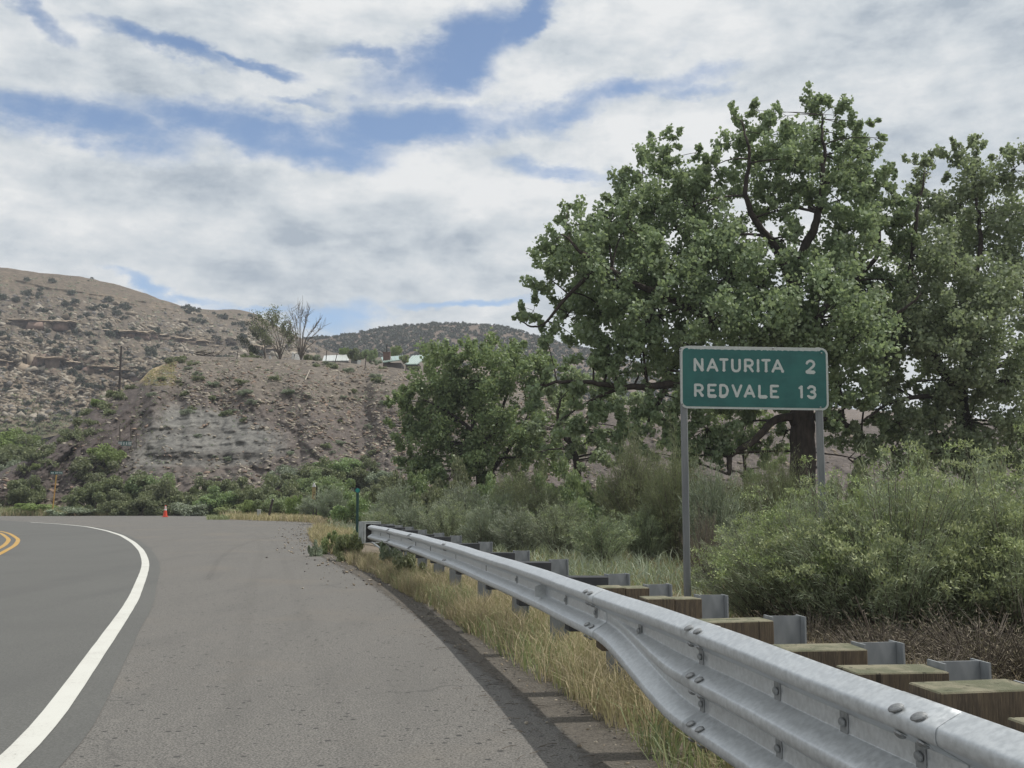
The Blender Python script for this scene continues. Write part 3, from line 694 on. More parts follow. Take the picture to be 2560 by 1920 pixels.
def rail_mesh(name, y0, y1, t0, t1, proud=0.0, lip=True):
    n = max(6, int(abs(y1-y0)/.12)); ys = np.linspace(y0, y1, n); V = []
    for a, y in enumerate(ys):
        k = a/(n-1); kk = min(max((k-.13)/.72, 0), 1); t = t0+(t1-t0)*(kk*kk*(3-2*kk)); pr = WF*(1-t)+TF*t
        o_, tt_, nn = rail_frame(y); z = TOP+.003*math.sin(y*1.7)+.001*math.sin(y*5.1); wob = .002*math.sin(y*2.3+1)
        V.append([(o_.x-nn.x*(d+proud+wob), o_.y-nn.y*(d+proud+wob), z-h) for h, d in pr])
    V = np.array(V); m_ = V.shape[1]
    nb = np.array([rail_frame(y)[2] for y in ys])*.0032
    V2 = np.concatenate([V, V+nb[:, None, :]], 1)            # sheet thickness
    i = np.arange(n*2*m_).reshape(n, 2*m_); f = []
    f.append(np.stack([i[:-1, :m_-1], i[1:, :m_-1], i[1:, 1:m_], i[:-1, 1:m_]], -1).reshape(-1, 4))
    f.append(np.stack([i[:-1, m_:-1], i[:-1, m_+1:], i[1:, m_+1:], i[1:, m_:-1]], -1).reshape(-1, 4))
    for a_, b_ in ((0, m_), (m_-1, 2*m_-1)): f.append(np.stack([i[:-1, a_], i[:-1, b_], i[1:, b_], i[1:, a_]], -1))
    f.append(np.stack([i[0, :m_-1], i[0, 1:m_], i[0, m_+1:], i[0, m_:-1]], -1)); f.append(np.stack([i[-1, :m_-1], i[-1, m_:-1], i[-1, m_+1:], i[-1, 1:m_]], -1))
    return mesh_np(name, V2.reshape(-1, 3), np.concatenate(f), [M_galv], True)
gr = thing('guardrail', 'galvanised steel guardrail on posts running along the grass edge of the asphalt shoulder', 'guardrail')
segs = [('w_beam_panel', 21.9, 18.9, 0, 0), ('w_beam_panel', 19.15, 16.2, 0, 0), ('w_beam_panel', 16.45, 12.8, 0, 0), ('w_beam_panel', 13.05, 6.12, 0, 0), ('transition_panel', 6.40, 4.30, 0, 1), ('thrie_beam_panel', 4.58, 2.62, 1, 1), ('thrie_beam_panel', 2.90, .6, 1, 1), ('thrie_beam_panel', .85, -3.5, 1, 1)]
rails = []
for k, (nm, a, b, t0, t1) in enumerate(segs):
    rails.append(obj(nm, rail_mesh(nm, a, b, t0, t1, .0035*(k % 2)), gr))
M_washer = simple('washer_steel', (.30, .315, .32), (.22, .23, .235), 40, .5, .4)
def bolt_mesh(rad=.017, slot=False):
    mb = MB(); th_ = np.linspace(0, 2*math.pi, 14, endpoint=False)
    for_r = [(rad, 0), (rad*.97, .004), (rad*.72, .008), (rad*.3, .0105)]
    v = []; f = []
    for r_, h in for_r: v += [(r_*1.45*math.cos(t), -h, r_*math.sin(t)) for t in th_]
    for a in range(3):
        for j in range(14): f.append((a*14+j, a*14+(j+1) % 14, (a+1)*14+(j+1) % 14, (a+1)*14+j))
    f.append([42+j for j in range(14)]); mb.add(v, f); return mb.mesh('bolt', M_bolt)
BOLT = bolt_mesh()
BOLT2 = bolt_mesh(.014); BOLT2.materials[0] = M_washer
WASH = MB().box((0, 0, 0), (.05, .006, .085), bev=.002).mesh('washer', M_washer)
SLOT = MB().box((0, 0, 0), (.075, .003, .026), bev=.001).mesh('slot', M_hole)
def on_rail(me, y, h, t, extra, nm, parent, lean=0.0):
    """fix a small piece on the rail surface at height h below the top"""
    pr = WF*(1-t)+TF*t; d = float(np.interp(h, pr[:, 0], pr[:, 1])); dd = float(np.interp(h+.004, pr[:, 0], pr[:, 1])-np.interp(h-.004, pr[:, 0], pr[:, 1]))/.008
    o_, tt_, nn = rail_frame(y); z = TOP+.003*math.sin(y*1.7)+.001*math.sin(y*5.1)-h; wob = .002*math.sin(y*2.3+1)
    out = (-nn+Vector((0, 0, dd))).normalized()           # surface normal
    X = tt_; Y = -out; Z = X.cross(Y); M = Matrix((X, Y, Z)).transposed()
    if lean: M = M @ Matrix.Rotation(lean, 3, 'Y')
    p = o_-nn*(d+wob)+out*extra; o = obj(nm, me, parent); o.location = (p.x, p.y, z+out.z*extra); o.rotation_euler = M.to_euler(); return o
for (ys, t, pk) in ((6.26, 0, 4), (4.44, 1, 5), (2.76, 1, 6), (12.93, 0, 3), (16.3, 0, 2), (19.0, 0, 1)):
    hs = [.033, .087+.004, .225, .279] if t == 0 else [.033, .088, .228, .285, .425, .478]
    for h in hs:
        for s_ in (-.055, .055):
            on_rail(BOLT if ys < 14 else SLOT, ys+s_, h, t, .006, 'bolt' if ys < 14 else 'slot', rails[pk], -.5 if ys < 14 else 1.2)
# posts and blocks, nearest first: (y, block kind)
def i_post():
    mb = MB(); H = 1.35; 
    mb.box((0, 0, -H/2), (.006, .138, H)); mb.box((0, -.0735, -H/2), (.10, .007, H)); mb.box((0, .0735, -H/2), (.10, .007, H)); return mb.mesh('post', M_steel)
IPOST = i_post()
def block_mesh(L, H, W_, m): return MB().box((0, 0, 0), (W_, L, H), bev=.004).mesh('block', m)
B_W = block_mesh(.295, .46, .15, M_wood); B_Wh = block_mesh(.146, .37, .15, M_wood); B_D = block_mesh(.27, .36, .15, M_darkblock)
post_y = [(1.0, 'w'), (1.5, 'w'), (1.97, 'w'), (2.4, 'w'), (2.83, 'w'), (3.26, 'w'), (3.76, 'w'), (4.55, 'w'), (5.45, 'h'), (6.35, 'h'), (7.15, 'd'), (8.9, 'd'), (10.45, 'd'), (12.45, 'd'), (14.6, 'd'), (16.1, 'd'), (17.8, 'd'), (19.3, 'd'), (20.6, 'd'), (21.7, 'd')]
rj = random.Random(4)
for y, kd in post_y:
    o_, tt_, nn = rail_frame(y); rz = math.atan2(-nn.x, nn.y)       # local +y = away from road
    L = .295 if kd in 'wh' else .27; dz = rj.uniform(-.008, .012); tilt = rj.uniform(-.02, .02)
    c = o_+nn*(.006+L+.078); gz_ = 0
    p = obj('post', IPOST, gr, (c.x, c.y, TOP+.012+dz), (tilt, rj.uniform(-.012, .012), rz+rj.uniform(-.04, .04)))
    if kd == 'h':
        for a in (.075, .223):
            c = o_+nn*(.008+a); obj('block', B_Wh, gr, (c.x, c.y, TOP-.183+dz+rj.uniform(-.006, .004)), (0, rj.uniform(-.02, .02), rz+rj.uniform(-.03, .03)))
    else:
        c = o_+nn*(.004+L/2); H = .46 if kd == 'w' else .36; wd = rj.uniform(-.012, .008)
        obj('block', B_W if kd == 'w' else B_D, gr, (c.x, c.y, TOP+.004-H/2+dz+wd), (rj.uniform(-.015, .015), rj.uniform(-.02, .02), rz+rj.uniform(-.04, .04)))
    t = 1 if y < 4.6 else (0 if y > 6.2 else .5)
    for h in ([.155, .352] if t == 1 else [.156]):
        if y < 10: on_rail(WASH, y, h, t, .006, 'washer', gr); on_rail(BOLT2, y, h, t, .012, 'bolt', gr)
        else: on_rail(SLOT, y, h, t, .003, 'slot', gr, 1.57)
# reflector tab in the valley
o_, tt_, nn = rail_frame(7.8); mb = MB(); mb.add([(x, y, z) for x in (0, .003) for y, z in ((.0, -.058), (-.085, -.036), (-.085, .036), (.0, .058))], [(0, 1, 2, 3), (7, 6, 5, 4), (0, 4, 5, 1), (1, 5, 6, 2), (2, 6, 7, 3), (3, 7, 4, 0)])
obj('reflector_tab', mb.mesh('reflector_tab', simple('reflector_sheet', (.5, .52, .52), None, 20, .4)), gr, (o_.x, o_.y, TOP-.156), (0, 0, math.atan2(-nn.x, nn.y)))
# impact head at the far end
o_, tt_, nn = rail_frame(22.3); rz = math.atan2(-nn.x, nn.y); MR = Matrix.Rotation(rz, 3, 'Z')
mb = MB()
mb.box((-.03, -.02, .845), (.40, .22, .012)); mb.box((-.03, -.02, .40), (.40, .22, .012))
mb.box((-.19, -.125, .62), (.04, .012, .44)); mb.box((.16, -.125, .62), (.03, .012, .44)); mb.box((-.03, .10, .62), (.40, .012, .43)); hole = MB().box((-.02, .0, .62), (.30, .16, .40))
mb.box((-.235, -.02, .62), (.012, .26, .46)); mb.box((-.03, -.118, .82), (.36, .014, .04))
hd = obj('impact_head', mb.mesh('impact_head', simple('head_steel', (.40, .42, .415), (.28, .30, .30), 9, .5, .3)), gr, (o_.x, o_.y+.28, -.01), (0, 0, rz+math.pi/2+.25))
obj('hollow_shade_box', hole.mesh('hollow_shade_box', M_hole), hd)  # near-black filler box: colour stands in for the shade inside the open head
obj('anchor_strut', MB().tube([(o_.x+.05, o_.y+.1, .40), (o_.x+.35, o_.y-.7, .30)], .02).mesh('anchor_strut', M_galv), gr)

# ------------------------------------------------------------------ road sign
A = P(1714, 866, 12.7); sgn_w, sgn_h = 1.83, .775
centre = P(1884, 946, 12.75)
sg = thing('distance_sign', 'green road sign reading NATURITA 2 and REDVALE 13 on two grey posts behind the guardrail', 'road sign', (centre.x, centre.y, gz(centre.x, centre.y)[0]), rot=(0, 0, .03))
ch = centre.z-sg.location.z
def rrect(w, h, r, seg=8, rag=None):
    pts = []
    for cx, cy, a0 in ((w/2-r, h/2-r, 0), (-w/2+r, h/2-r, 90), (-w/2+r, -h/2+r, 180), (w/2-r, -h/2+r, 270)):
        for k in range(seg+1): a = math.radians(a0+90*k/seg); pts.append((cx+r*math.cos(a), cy+r*math.sin(a)))
        if a0 == 0:
            for k in range(1, 90): pts.append((w/2-r-(w-2*r)*k/90, h/2+(rag[k] if rag is not None else 0)))
    return pts
tl = math.atan2(17, 1370)
pn = obj('sign_panel', MB().prism(rrect(sgn_w, sgn_h, .085), .004).mesh('sign_panel', M_signback), sg, (0, -.045, ch), (0, tl, 0))
rs = random.Random(3); rag = [-.012-abs(.006*math.sin(k*.9)+.005*math.sin(k*2.3+1))*rs.uniform(.4, 1.1) for k in range(90)]
gp = rrect(sgn_w-.052, sgn_h-.052, .06, rag=rag)
obj('green_face', MB().prism(gp, .0015).mesh('green_face', M_green), pn, (0, -.0030, 0))
ST = {'N': [[(0, 0), (0, 1)], [(0, 1), (1, 0)], [(1, 0), (1, 1)]], 'A': [[(0, 0), (.5, 1)], [(.5, 1), (1, 0)], [(.2, .3), (.8, .3)]], 'T': [[(0, 1), (1, 1)], [(.5, 1), (.5, 0)]],
      'U': [[(0, 1), (0, .3), (.1, .1), (.3, 0), (.7, 0), (.9, .1), (1, .3), (1, 1)]], 'R': [[(0, 0), (0, 1)], [(0, 1), (.65, 1), (.92, .9), (1, .73), (.92, .56), (.65, .46), (0, .46)], [(.5, .46), (1, 0)]],
      'I': [[(.5, 0), (.5, 1)]], 'E': [[(0, 0), (0, 1)], [(0, 1), (1, 1)], [(0, .52), (.72, .52)], [(0, 0), (1, 0)]], 'D': [[(0, 0), (0, 1)], [(0, 1), (.5, 1), (.85, .85), (1, .5), (.85, .15), (.5, 0), (0, 0)]],
      'V': [[(0, 1), (.5, 0)], [(.5, 0), (1, 1)]], 'L': [[(0, 1), (0, 0)], [(0, 0), (1, 0)]],
      '2': [[(.04, .76), (.15, .92), (.4, 1), (.65, 1), (.9, .9), (.98, .72), (.9, .54), (.5, .3), (0, .0)], [(0, 0), (1, 0)]], '1': [[(.5, 0), (.5, 1)], [(.5, .98), (-.1, .84)]],
      '3': [[(.04, .85), (.3, 1), (.65, 1), (.92, .88), (.95, .7), (.8, .56), (.45, .52)], [(.45, .52), (.8, .47), (1, .3), (.95, .12), (.7, 0), (.35, 0), (0, .14)]]}
def letter(ch_, x0, x1, y0, h, rs):
    mb = MB(); hw = .0148; lay = 0; X0, X1 = x0+hw, x1-hw; Y0, Y1 = y0+hw, y0+h-hw
    if X1-X0 < .01: X0 = X1 = (x0+x1)/2; X0 -= .02; X1 += .02
    for st in ST[ch_]:
        p = np.array([(X0+(X1-X0)*a, Y0+(Y1-Y0)*b) for a, b in st])
        s_ = np.concatenate([[0], np.cumsum(np.linalg.norm(np.diff(p, axis=0), axis=1))]); q = np.linspace(0, s_[-1], max(4, int(s_[-1]/.007)))
        c = np.stack([np.interp(q, s_, p[:, 0]), np.interp(q, s_, p[:, 1])], 1)
        t = np.gradient(c, axis=0); t /= np.linalg.norm(t, axis=1)[:, None]; nr_ = np.stack([-t[:, 1], t[:, 0]], 1)
        wl = hw*(1+.16*(np.array([rs.random() for _ in c])-.3)); wr = hw*(1+.16*(np.array([rs.random() for _ in c])-.3))
        low = np.clip((Y0+.02-c[:, 1])/.02, 0, 1)*rs.choice([0, .25, .45]); wl = wl*(1+low); wr = wr*(1+low)
        cap = lambda e, d: [tuple(e+hw*.92*(math.cos(a)*d+math.sin(a)*np.array([-d[1], d[0]]))) for a in np.radians([-60, -30, 0, 30, 60])]
        poly = [tuple(v) for v in (c+nr_*wl[:, None])]+cap(c[-1], t[-1])[::-1]+[tuple(v) for v in (c-nr_*wr[:, None])[::-1]]+cap(c[0], -t[0])[::-1]
        # strips of quads keep the outline valid for bent strokes
        lay += 1; y_ = -.0012-.0004*lay; L_ = c+nr_*wl[:, None]; R_ = c-nr_*wr[:, None]; n = len(c)
        v = [(a, y_, b) for a, b in L_]+[(a, y_, b) for a, b in R_]; f = [(i, i+n, i+n+1, i+1) for i in range(n-1)]
        mb.add(v, f)
        for e, d in ((c[-1], t[-1]), (c[0], -t[0])):
            pts = [(e[0]+math.cos(a)*hw*.96*d[0]-math.sin(a)*hw*.98*d[1], e[1]+math.cos(a)*hw*.8*d[1]+math.sin(a)*hw*.98*d[0]) for a in np.radians([-90, -60, -30, 0, 30, 60, 90])]
            mb.add([(a, y_-.0001, b) for a, b in pts], [list(range(7))])
    return mb.mesh('letter', M_letter)
def zx(v): return (v-1121)*.001242
for txt, yb, h in (([('N', 515, 612), ('A', 642, 760), ('T', 770, 862), ('U', 888, 985), ('R', 1017, 1113), ('I', 1145, 1168), ('T', 1190, 1283), ('A', 1290, 1415), ('2', 1630, 1730)], 446, .170),
                   ([('R', 517, 612), ('E', 650, 742), ('D', 767, 862), ('V', 890, 997), ('A', 1010, 1125), ('L', 1155, 1248), ('E', 1272, 1363), ('1', 1572, 1602), ('3', 1640, 1735)], 699, .166)):
    for c_, a, b in txt:
        obj('letter', letter(c_, zx(a), zx(b), (500-yb)*.001242, h, rs), pn, (0, -.0036, 0))
for px_ in (1707, 2046):
    q = P(px_, 1000, 12.8); m4 = MB().box((0, 0, 0), (.078, .075, 3.4), bev=.012)
    o = obj('post', m4.mesh('post', simple('sign_post_grey', (.235, .245, .25), (.17, .18, .19), 7, .65, .3, sc=(1, 1, .15))), sg)
    lx = (q.x-sg.location.x)*math.cos(.03); o.location = (lx, .006, 1.7-.35+(ch+.385-3.05))
for px_, py_ in ((1932, 870), (1695, 880), (2055, 880), (1700, 1015), (2050, 1018)):
    a = P(px_, py_, 12.7); obj('bolt', bolt_mesh(.008), pn, ((px_-1884)/205, -.004, -(py_-946)/205))

# ------------------------------------------------------------------ small roadside things
M_dg = simple('delineator_green', (.03, .075, .065), (.02, .05, .045), 10, .5)
M_teal = simple('teal_reflector', (.03, .26, .22), None, 30, .3)
q = P(893, 1300, 23.4)
dl = thing('delineator_post', 'slim dark green delineator post with round teal reflector at the far guardrail end', 'delineator', (q.x, q.y, -.1))
hz = P(893, 1225, 23.4).z+.1
obj('post', MB().box((0, 0, hz/2-.03), (.058, .03, hz-.06), bev=.004).mesh('post', M_dg), dl)
mb = MB(); th = np.linspace(0, 2*math.pi, 20, endpoint=False); mb.prism([(.048*math.cos(t), .048*math.sin(t)) for t in th], .008)
obj('reflector', mb.mesh('reflector', M_teal), dl, (0, -.026, hz-.01))
mb = MB(); mb.prism([(.058*math.cos(t), .058*math.sin(t)) for t in th], .007); obj('reflector_rim', mb.mesh('reflector_rim', M_dg), dl, (0, -.0165, hz-.01))

q = P(413, 1288, 80); base = gz(q.x, q.y)[0]
cn = thing('traffic_cone', 'orange traffic cone with two white bands at the far edge of the asphalt', 'traffic cone', (q.x, q.y, max(base, 0)+.01), sc=(.98, .98, .98))
M_or = simple('cone_orange', (.62, .07, .035), (.5, .055, .03), 9, .5); M_cw = simple('cone_white', (.7, .7, .68), None, 9, .5)
def cone_seg(z0, z1, e=0): r = lambda z: .155*(1-z/.98)+.03+e; return MB().tube([(0, 0, z0), (0, 0, z1)], [r(z0), r(z1)], 18)
obj('cone_body', cone_seg(.03, .91).mesh('cone_body', M_or), cn); obj('base', MB().box((0, 0, .02), (.40, .40, .04), bev=.01).mesh('base', M_or), cn)
obj('reflective_band', cone_seg(.52, .66, .005).mesh('reflective_band', M_cw), cn); obj('reflective_band', cone_seg(.72, .82, .005).mesh('reflective_band', M_cw), cn)

def blade_rows(rs, cols, x0, x1, z0, z1, y, m, parent, nm):
    mb = MB(); x = x0
    for w, on in cols:
        if on: mb.box((x+w/2, y, (z0+z1)/2), (w*.9, .004, (z1-z0)))
        x += w
    return obj(nm, mb.mesh(nm, m), parent)
M_sg = simple('small_sign_green', (.02, .12, .11), (.03, .09, .085), 4, .5)
M_yp = simple('yellow_pole', (.45, .30, .07), (.34, .16, .06), 2, .7)
b0 = P(131, 1279, 87); t0 = P(141, 1187, 87)
ss = thing('street_name_sign', 'small green street name blade on a leaning yellow pole at the foot of the bank', 'street sign', (b0.x, b0.y, b0.z-.15))
vec = t0-Vector(ss.location)
obj('pole', MB().tube([(0, 0, 0), tuple(vec*.5), tuple(vec)], .05, 8).mesh('pole', M_yp), ss)
obj('blade', MB().box((vec.x, vec.y, vec.z+.16), (1.0, .02, .22), bev=.004).mesh('blade', M_sg), ss)
blade_rows(rs, [(.10, 1), (.03, 0), (.08, 1), (.12, 0), (.05, 1), (.03, 0), (.05, 1), (.03, 0), (.05, 1), (.09, 0), (.05, 1), (.04, 0), (.06, 1), (.05, 0), (.07, 1)], vec.x-.43, 0, vec.z+.11, vec.z+.21, vec.y-.014, M_cw, ss, 'lettering')
# dark leaning post, white stub, yellow marker
def planted(name, label, cat, px, py, D):
    q = P(px, py, D); return thing(name, label, cat, (q.x, q.y, q.z-.08))
M_dkp = simple('dark_timber_post', (.06, .048, .04), (.035, .03, .028), 8, .9)
ln = planted('leaning_post', 'dark wooden post leaning to the right in the dry grass beyond the asphalt', 'post', 671, 1291, 70)
obj('post', MB().tube([(0, 0, 0), (.27, .05, 1.25)], .085, 8).mesh('post', M_dkp), ln)
obj('reflector', MB().box((.30, -.04, 1.22), (.06, .05, .07)).mesh('reflector', M_cw), ln)
wb = planted('utility_marker', 'short pale grey utility marker left of the dark leaning post', 'marker', 647, 1291, 70)
obj('body', MB().box((0, 0, .25), (.22, .18, .5), bev=.01).mesh('body', simple('pale_plastic', (.42, .44, .43), None, 5, .5)), wb); obj('cap', MB().box((0, 0, .515), (.27, .22, .03), bev=.006).mesh('cap', M_cw), wb)
ym = planted('object_marker', 'yellow object marker with a pointed pale cap on a dark post among the green bushes', 'marker sign', 783, 1296, 66)
obj('post', MB().tube([(0, .03, 0), (0, .03, 2.05)], .035, 6).mesh('post', M_dkp), ym)
obj('rear_post', MB().box((.17, .10, 1.05), (.07, .07, 2.1)).mesh('rear_post', M_dkp), ym)
obj('panel', MB().box((0, -.02, 1.65), (.22, .02, .78), bev=.003).mesh('panel', simple('panel_yellow', (.36, .29, .13), (.28, .22, .11), 6, .6)), ym)
mb = MB()
for k, z in enumerate((1.72, 1.58, 1.50)): mb.box((.02, -.034, z), (.07, .004, .04))
obj('marking', mb.mesh('marking', M_dkp), ym)
obj('cap', MB().prism([(-.12, 2.05), (.12, 2.05), (.05, 2.24), (0, 2.33), (-.06, 2.22)], .16, None, (0, -.06, 0)).mesh('cap', M_cw), ym)
# low green sign on tall posts on the bank
pb = cut.pt([313], [1120])[0]
gs = thing('mileage_plate', 'small green sign with white marks set low between two tall thin posts on the bank', 'sign', tuple(pb+np.array([0, -.6, -.3])))
D_ = pb[1]-.6; k_ = D_/F
def loc(px, py): v = P(px, py, D_)-Vector(gs.location); return v
for px_, a, b in ((299, 1064, 1125), (302, 1080, 1125), (327.5, 1065, 1125)):
    obj('post', MB().tube([tuple(loc(px_, b)), tuple(loc(px_, a))], .055 if px_ != 302 else .03, 6).mesh('post', simple('weathered_post', (.10, .085, .07), None, 8, .9)), gs)
c = loc(313, 1109); obj('panel', MB().box((c.x, c.y-.09, c.z), (33*k_, .03, 11*k_)).mesh('panel', M_sg), gs)
blade_rows(rs, [(.10, 1), (.06, 0), (.07, 1), (.05, 0), (.07, 1), (.13, 0), (.10, 1), (.14, 0), (.10, 1), (.10, 0), (.07, 1), (.05, 0), (.07, 1), (.05, 0), (.08, 1)], c.x-15.5*k_, 0, c.z-4*k_, c.z+4*k_, c.y-.11, M_cw, gs, 'lettering')
pb2 = cut.pt([341], [1122])[0]; th_ = thing('thin_stake', 'thin dark stake standing alone right of the low green sign on the bank', 'stake', tuple(pb2))
obj('stake', MB().tube([(0, 0, -.3), (-.06, 0, 1.62)], .035, 5).mesh('stake', M_dkp), th_)
up = P(298, 975, 150); pl = thing('utility_pole', 'tall dark utility pole in front of the rocky hill ledge', 'pole', (up.x, up.y, up.z-2))
obj('pole', MB().tube([(0, 0, 0), (.05, 0, 2+112/F*150)], [.19, .13], 8).mesh('pole', M_dkp), pl)
obj('crossarm', MB().box((-.25, 0, 2+60/F*150), (.5, .1, .12)).mesh('crossarm', M_dkp), pl)
# fence posts along the crest
fps = [(463, 896, 460, 884, 'short dark fence post leaning left on the grassy shoulder of the bank'), (590, 903, 596, 869, 'tall dark fence post on the crest left of the bare trees'),
       (814, 905, 817, 877, 'fence post with a pale cap in front of the left metal roof'), (836, 904, 843, 884, 'leaning fence post crossing the left metal roof'), (912, 915, 916, 886, 'fence post standing between the two metal roofs'), (1014, 926, 1016, 890, 'fence post in front of the right metal roof')]
for bx, by, tx, ty, lab in fps:
    b_ = P(bx, by, 129); t_ = P(tx, ty, 129); r_ = thing('fence_post', lab, 'fence post', (b_.x, b_.y, b_.z-.5), group='fence posts along the crest of the bank')
    v_ = t_-Vector(r_.location); obj('post', MB().tube([(0, 0, 0), tuple(v_)], .05, 5).mesh('post', M_dkp), r_)
    if bx == 814: obj('cap', MB().box((v_.x, v_.y, v_.z+.04), (.3, .14, .09)).mesh('cap', simple('pale_cap', (.4, .36, .3), None, 5)), r_)
# fallen branch and slab on the bank
for (a, b, lab) in (((763, 952), (775, 932), 'bleached branch lying on the upper cut bank'),):
    q1 = cut.pt([a[0]], [a[1]])[0]; q2 = cut.pt([b[0]], [b[1]])[0]
    r_ = thing('fallen_branch', lab, 'branch', tuple(q1)); obj('limb', MB().tube([(0, 0, .1), tuple(q2-q1+np.array([0, 0, .4]))], [.07, .03], 5).mesh('limb', simple('bleached_wood', (.45, .40, .33), None, 9)), r_)

# ------------------------------------------------------------------ houses behind the crest
M_roofA = simple('pale_metal_roof', (.60, .62, .60), (.50, .53, .51), 2, .35, .2); M_roofT = simple('teal_metal_roof', (.16, .30, .27), (.12, .24, .22), 2, .35, .2)
M_roofB = simple('green_metal_roof', (.36, .47, .42), (.28, .40, .36), 1.5, .35, .2); M_wallA = simple('dark_wall', (.09, .08, .075), None, 3)
M_brick = simple('chimney_brick', (.17, .10, .08), (.11, .07, .06), 5, .9)
def quadroof(c4, thick, m, nm, parent, org, ribs=0, mr=None):
    c4 = [Vector(c)-org for c in c4]; n_ = (c4[1]-c4[0]).cross(c4[3]-c4[0]).normalized(); n_ = n_ if n_.z > 0 else -n_
    mb = MB(); mb.add([tuple(c) for c in c4]+[tuple(c-n_*thick) for c in c4], [(0, 1, 2, 3), (7, 6, 5, 4), (0, 4, 5, 1), (1, 5, 6, 2), (2, 6, 7, 3), (3, 7, 4, 0)])
    o = obj(nm, mb.mesh(nm, m), parent)
    for k in range(ribs):
        t = (k+.5)/ribs; a = c4[0].lerp(c4[1], t); b = c4[3].lerp(c4[2], t)
        obj('roof_seam', MB().tube([tuple(a+n_*.03), tuple(b+n_*.03)], .045, 4).mesh('roof_seam', mr or m), o)
    return o
DA = 190
oA = P(840, 903, DA); hA = thing('metal_roofed_house', 'low house with a pale metal roof and teal side roof behind the bank crest', 'house', (oA.x, oA.y, oA.z-2.5))
OA = Vector(hA.location)
quadroof([P(806, 902, DA), P(872, 901, DA), P(874, 886, DA+5), P(810, 889, DA+5)], .15, M_roofA, 'roof', hA, OA, 6)
quadroof([P(874, 886, DA+4), P(890, 902, DA+1), P(903, 904, DA+8), P(893, 889, DA+9)], .15, M_roofT, 'side_roof', hA, OA, 4)
for (a, b, c_, d) in ((809, 903, 870, DA+.4), ):
    w0, w1 = P(a, b, d)-OA, P(c_, b, d)-OA; obj('wall', MB().box(((w0.x+w1.x)/2, w0.y+3, w0.z/2), (w1.x-w0.x, 6, w0.z)).mesh('wall', M_wallA), hA)
w0 = P(876, 903, DA+3)-OA; obj('gable_wall', MB().box((w0.x+.7, w0.y+2, (w0.z+.5)/2), (1.2, 4, w0.z+.6)).mesh('gable_wall', simple('pale_wall', (.3, .3, .29), None, 3)), hA)
DB = 165; oB = P(1000, 908, DB); hB = thing('green_roofed_house', 'house with a ribbed pale green metal roof and a brick chimney behind the crest', 'house', (oB.x, oB.y, oB.z-2.5)); OB = Vector(hB.location)
quadroof([P(1012, 910, DB), P(1042, 910, DB), P(1074, 886, DB+7), P(1030, 889, DB+7)], .15, M_roofB, 'roof', hB, OB, 6, M_roofA)
quadroof([P(958, 905, DB), P(1014, 897, DB+1), P(1012, 888, DB+6), P(952, 893, DB+6)], .15, M_roofB, 'front_roof', hB, OB, 6, M_roofA)
for a, c_ in ((960, 1003), (1016, 1046)):
    w0, w1 = P(a, 907, DB+1.2)-OB, P(c_, 907, DB+1.2)-OB; obj('wall', MB().box(((w0.x+w1.x)/2, w0.y+2.5, w0.z/2), (w1.x-w0.x, 5, w0.z)).mesh('wall', M_wallA), hB)
c0 = P(967, 903, DB+2)-OB; ct = P(967, 883, DB+2)-OB; chm = obj('chimney', MB().box((c0.x, c0.y, (c0.z+ct.z)/2-.4), (1.1, 1.0, ct.z-c0.z+.9)).mesh('chimney', M_brick), hB)
obj('chimney_cap', MB().box((ct.x, ct.y, ct.z+.08), (1.25, 1.15, .1)).mesh('chimney_cap', M_brick), chm)
pt_ = P(967, 861, DB+2)-OB; obj('stove_pipe', MB().tube([(ct.x, ct.y, ct.z), (ct.x, ct.y, pt_.z)], .09, 8).mesh('stove_pipe', M_hole), chm)
for k, (a, b, w, h, lab) in enumerate(((675, 893, .5, .6, 'small pale upright object at the foot of the bare trees on the crest'), (731, 890, .5, .9, 'narrow white board showing behind the dead tree trunk'), (742, 893, 1.3, .8, 'wider white board right of the narrow one behind the dead tree trunk'))):
    q = P(a, b+8, 138); r_ = thing('white_board', lab, 'board', tuple(q)); obj('board', MB().box((0, 0, h/2), (w*.6, .1, h), bev=.02).mesh('board', M_cw), r_); r_.rotation_euler = (0, .1*k, .2*k)
q = P(510, 892, 136); r_ = thing('timber_pile', 'dark heap of timber with pale slabs on the crest above the grassy patch', 'timber pile', (q.x, q.y, q.z-.2))
for k in range(9):
    a = rs.uniform(-1, 1); obj('plank', MB().box((a, rs.uniform(-.5, .5), .25+k*.09), (rs.uniform(.8, 1.7), .3, .12), Matrix.Rotation(rs.uniform(-.25, .25), 3, 'Y')).mesh('plank', M_dkp if k < 6 else M_st[0]), r_)
# ------------------------------------------------------------------ vegetation
def unit(v): return v/(np.linalg.norm(v, axis=-1, keepdims=True)+1e-9)
def leaf_quads(c, size, rng, aspect=.85, face=None, droop=0.0):
    """diamond leaves centred at c"""
    n = len(c); a = unit(rng.normal(size=(n, 3))-np.array([0, 0, droop])); b = unit(np.cross(a, rng.normal(size=(n, 3)))); s = np.asarray(size).reshape(-1, 1)
    v = np.stack([c-a*s*.5, c+b*s*.5*aspect-a*s*.08, c+a*s*.5, c-b*s*.5*aspect-a*s*.08], 1)
    return v.reshape(-1, 3), np.arange(n*4).reshape(n, 4)
def blade_tris(c, d, ln, w, rng):
    n = len(c); d = unit(d); s = unit(np.cross(d, rng.normal(size=(n, 3)))); ln = np.asarray(ln).reshape(-1, 1); w = np.asarray(w).reshape(-1, 1)
    v = np.stack([c-s*w*.5, c+s*w*.5, c+d*ln], 1); return v.reshape(-1, 3), np.arange(n*3).reshape(n, 3)
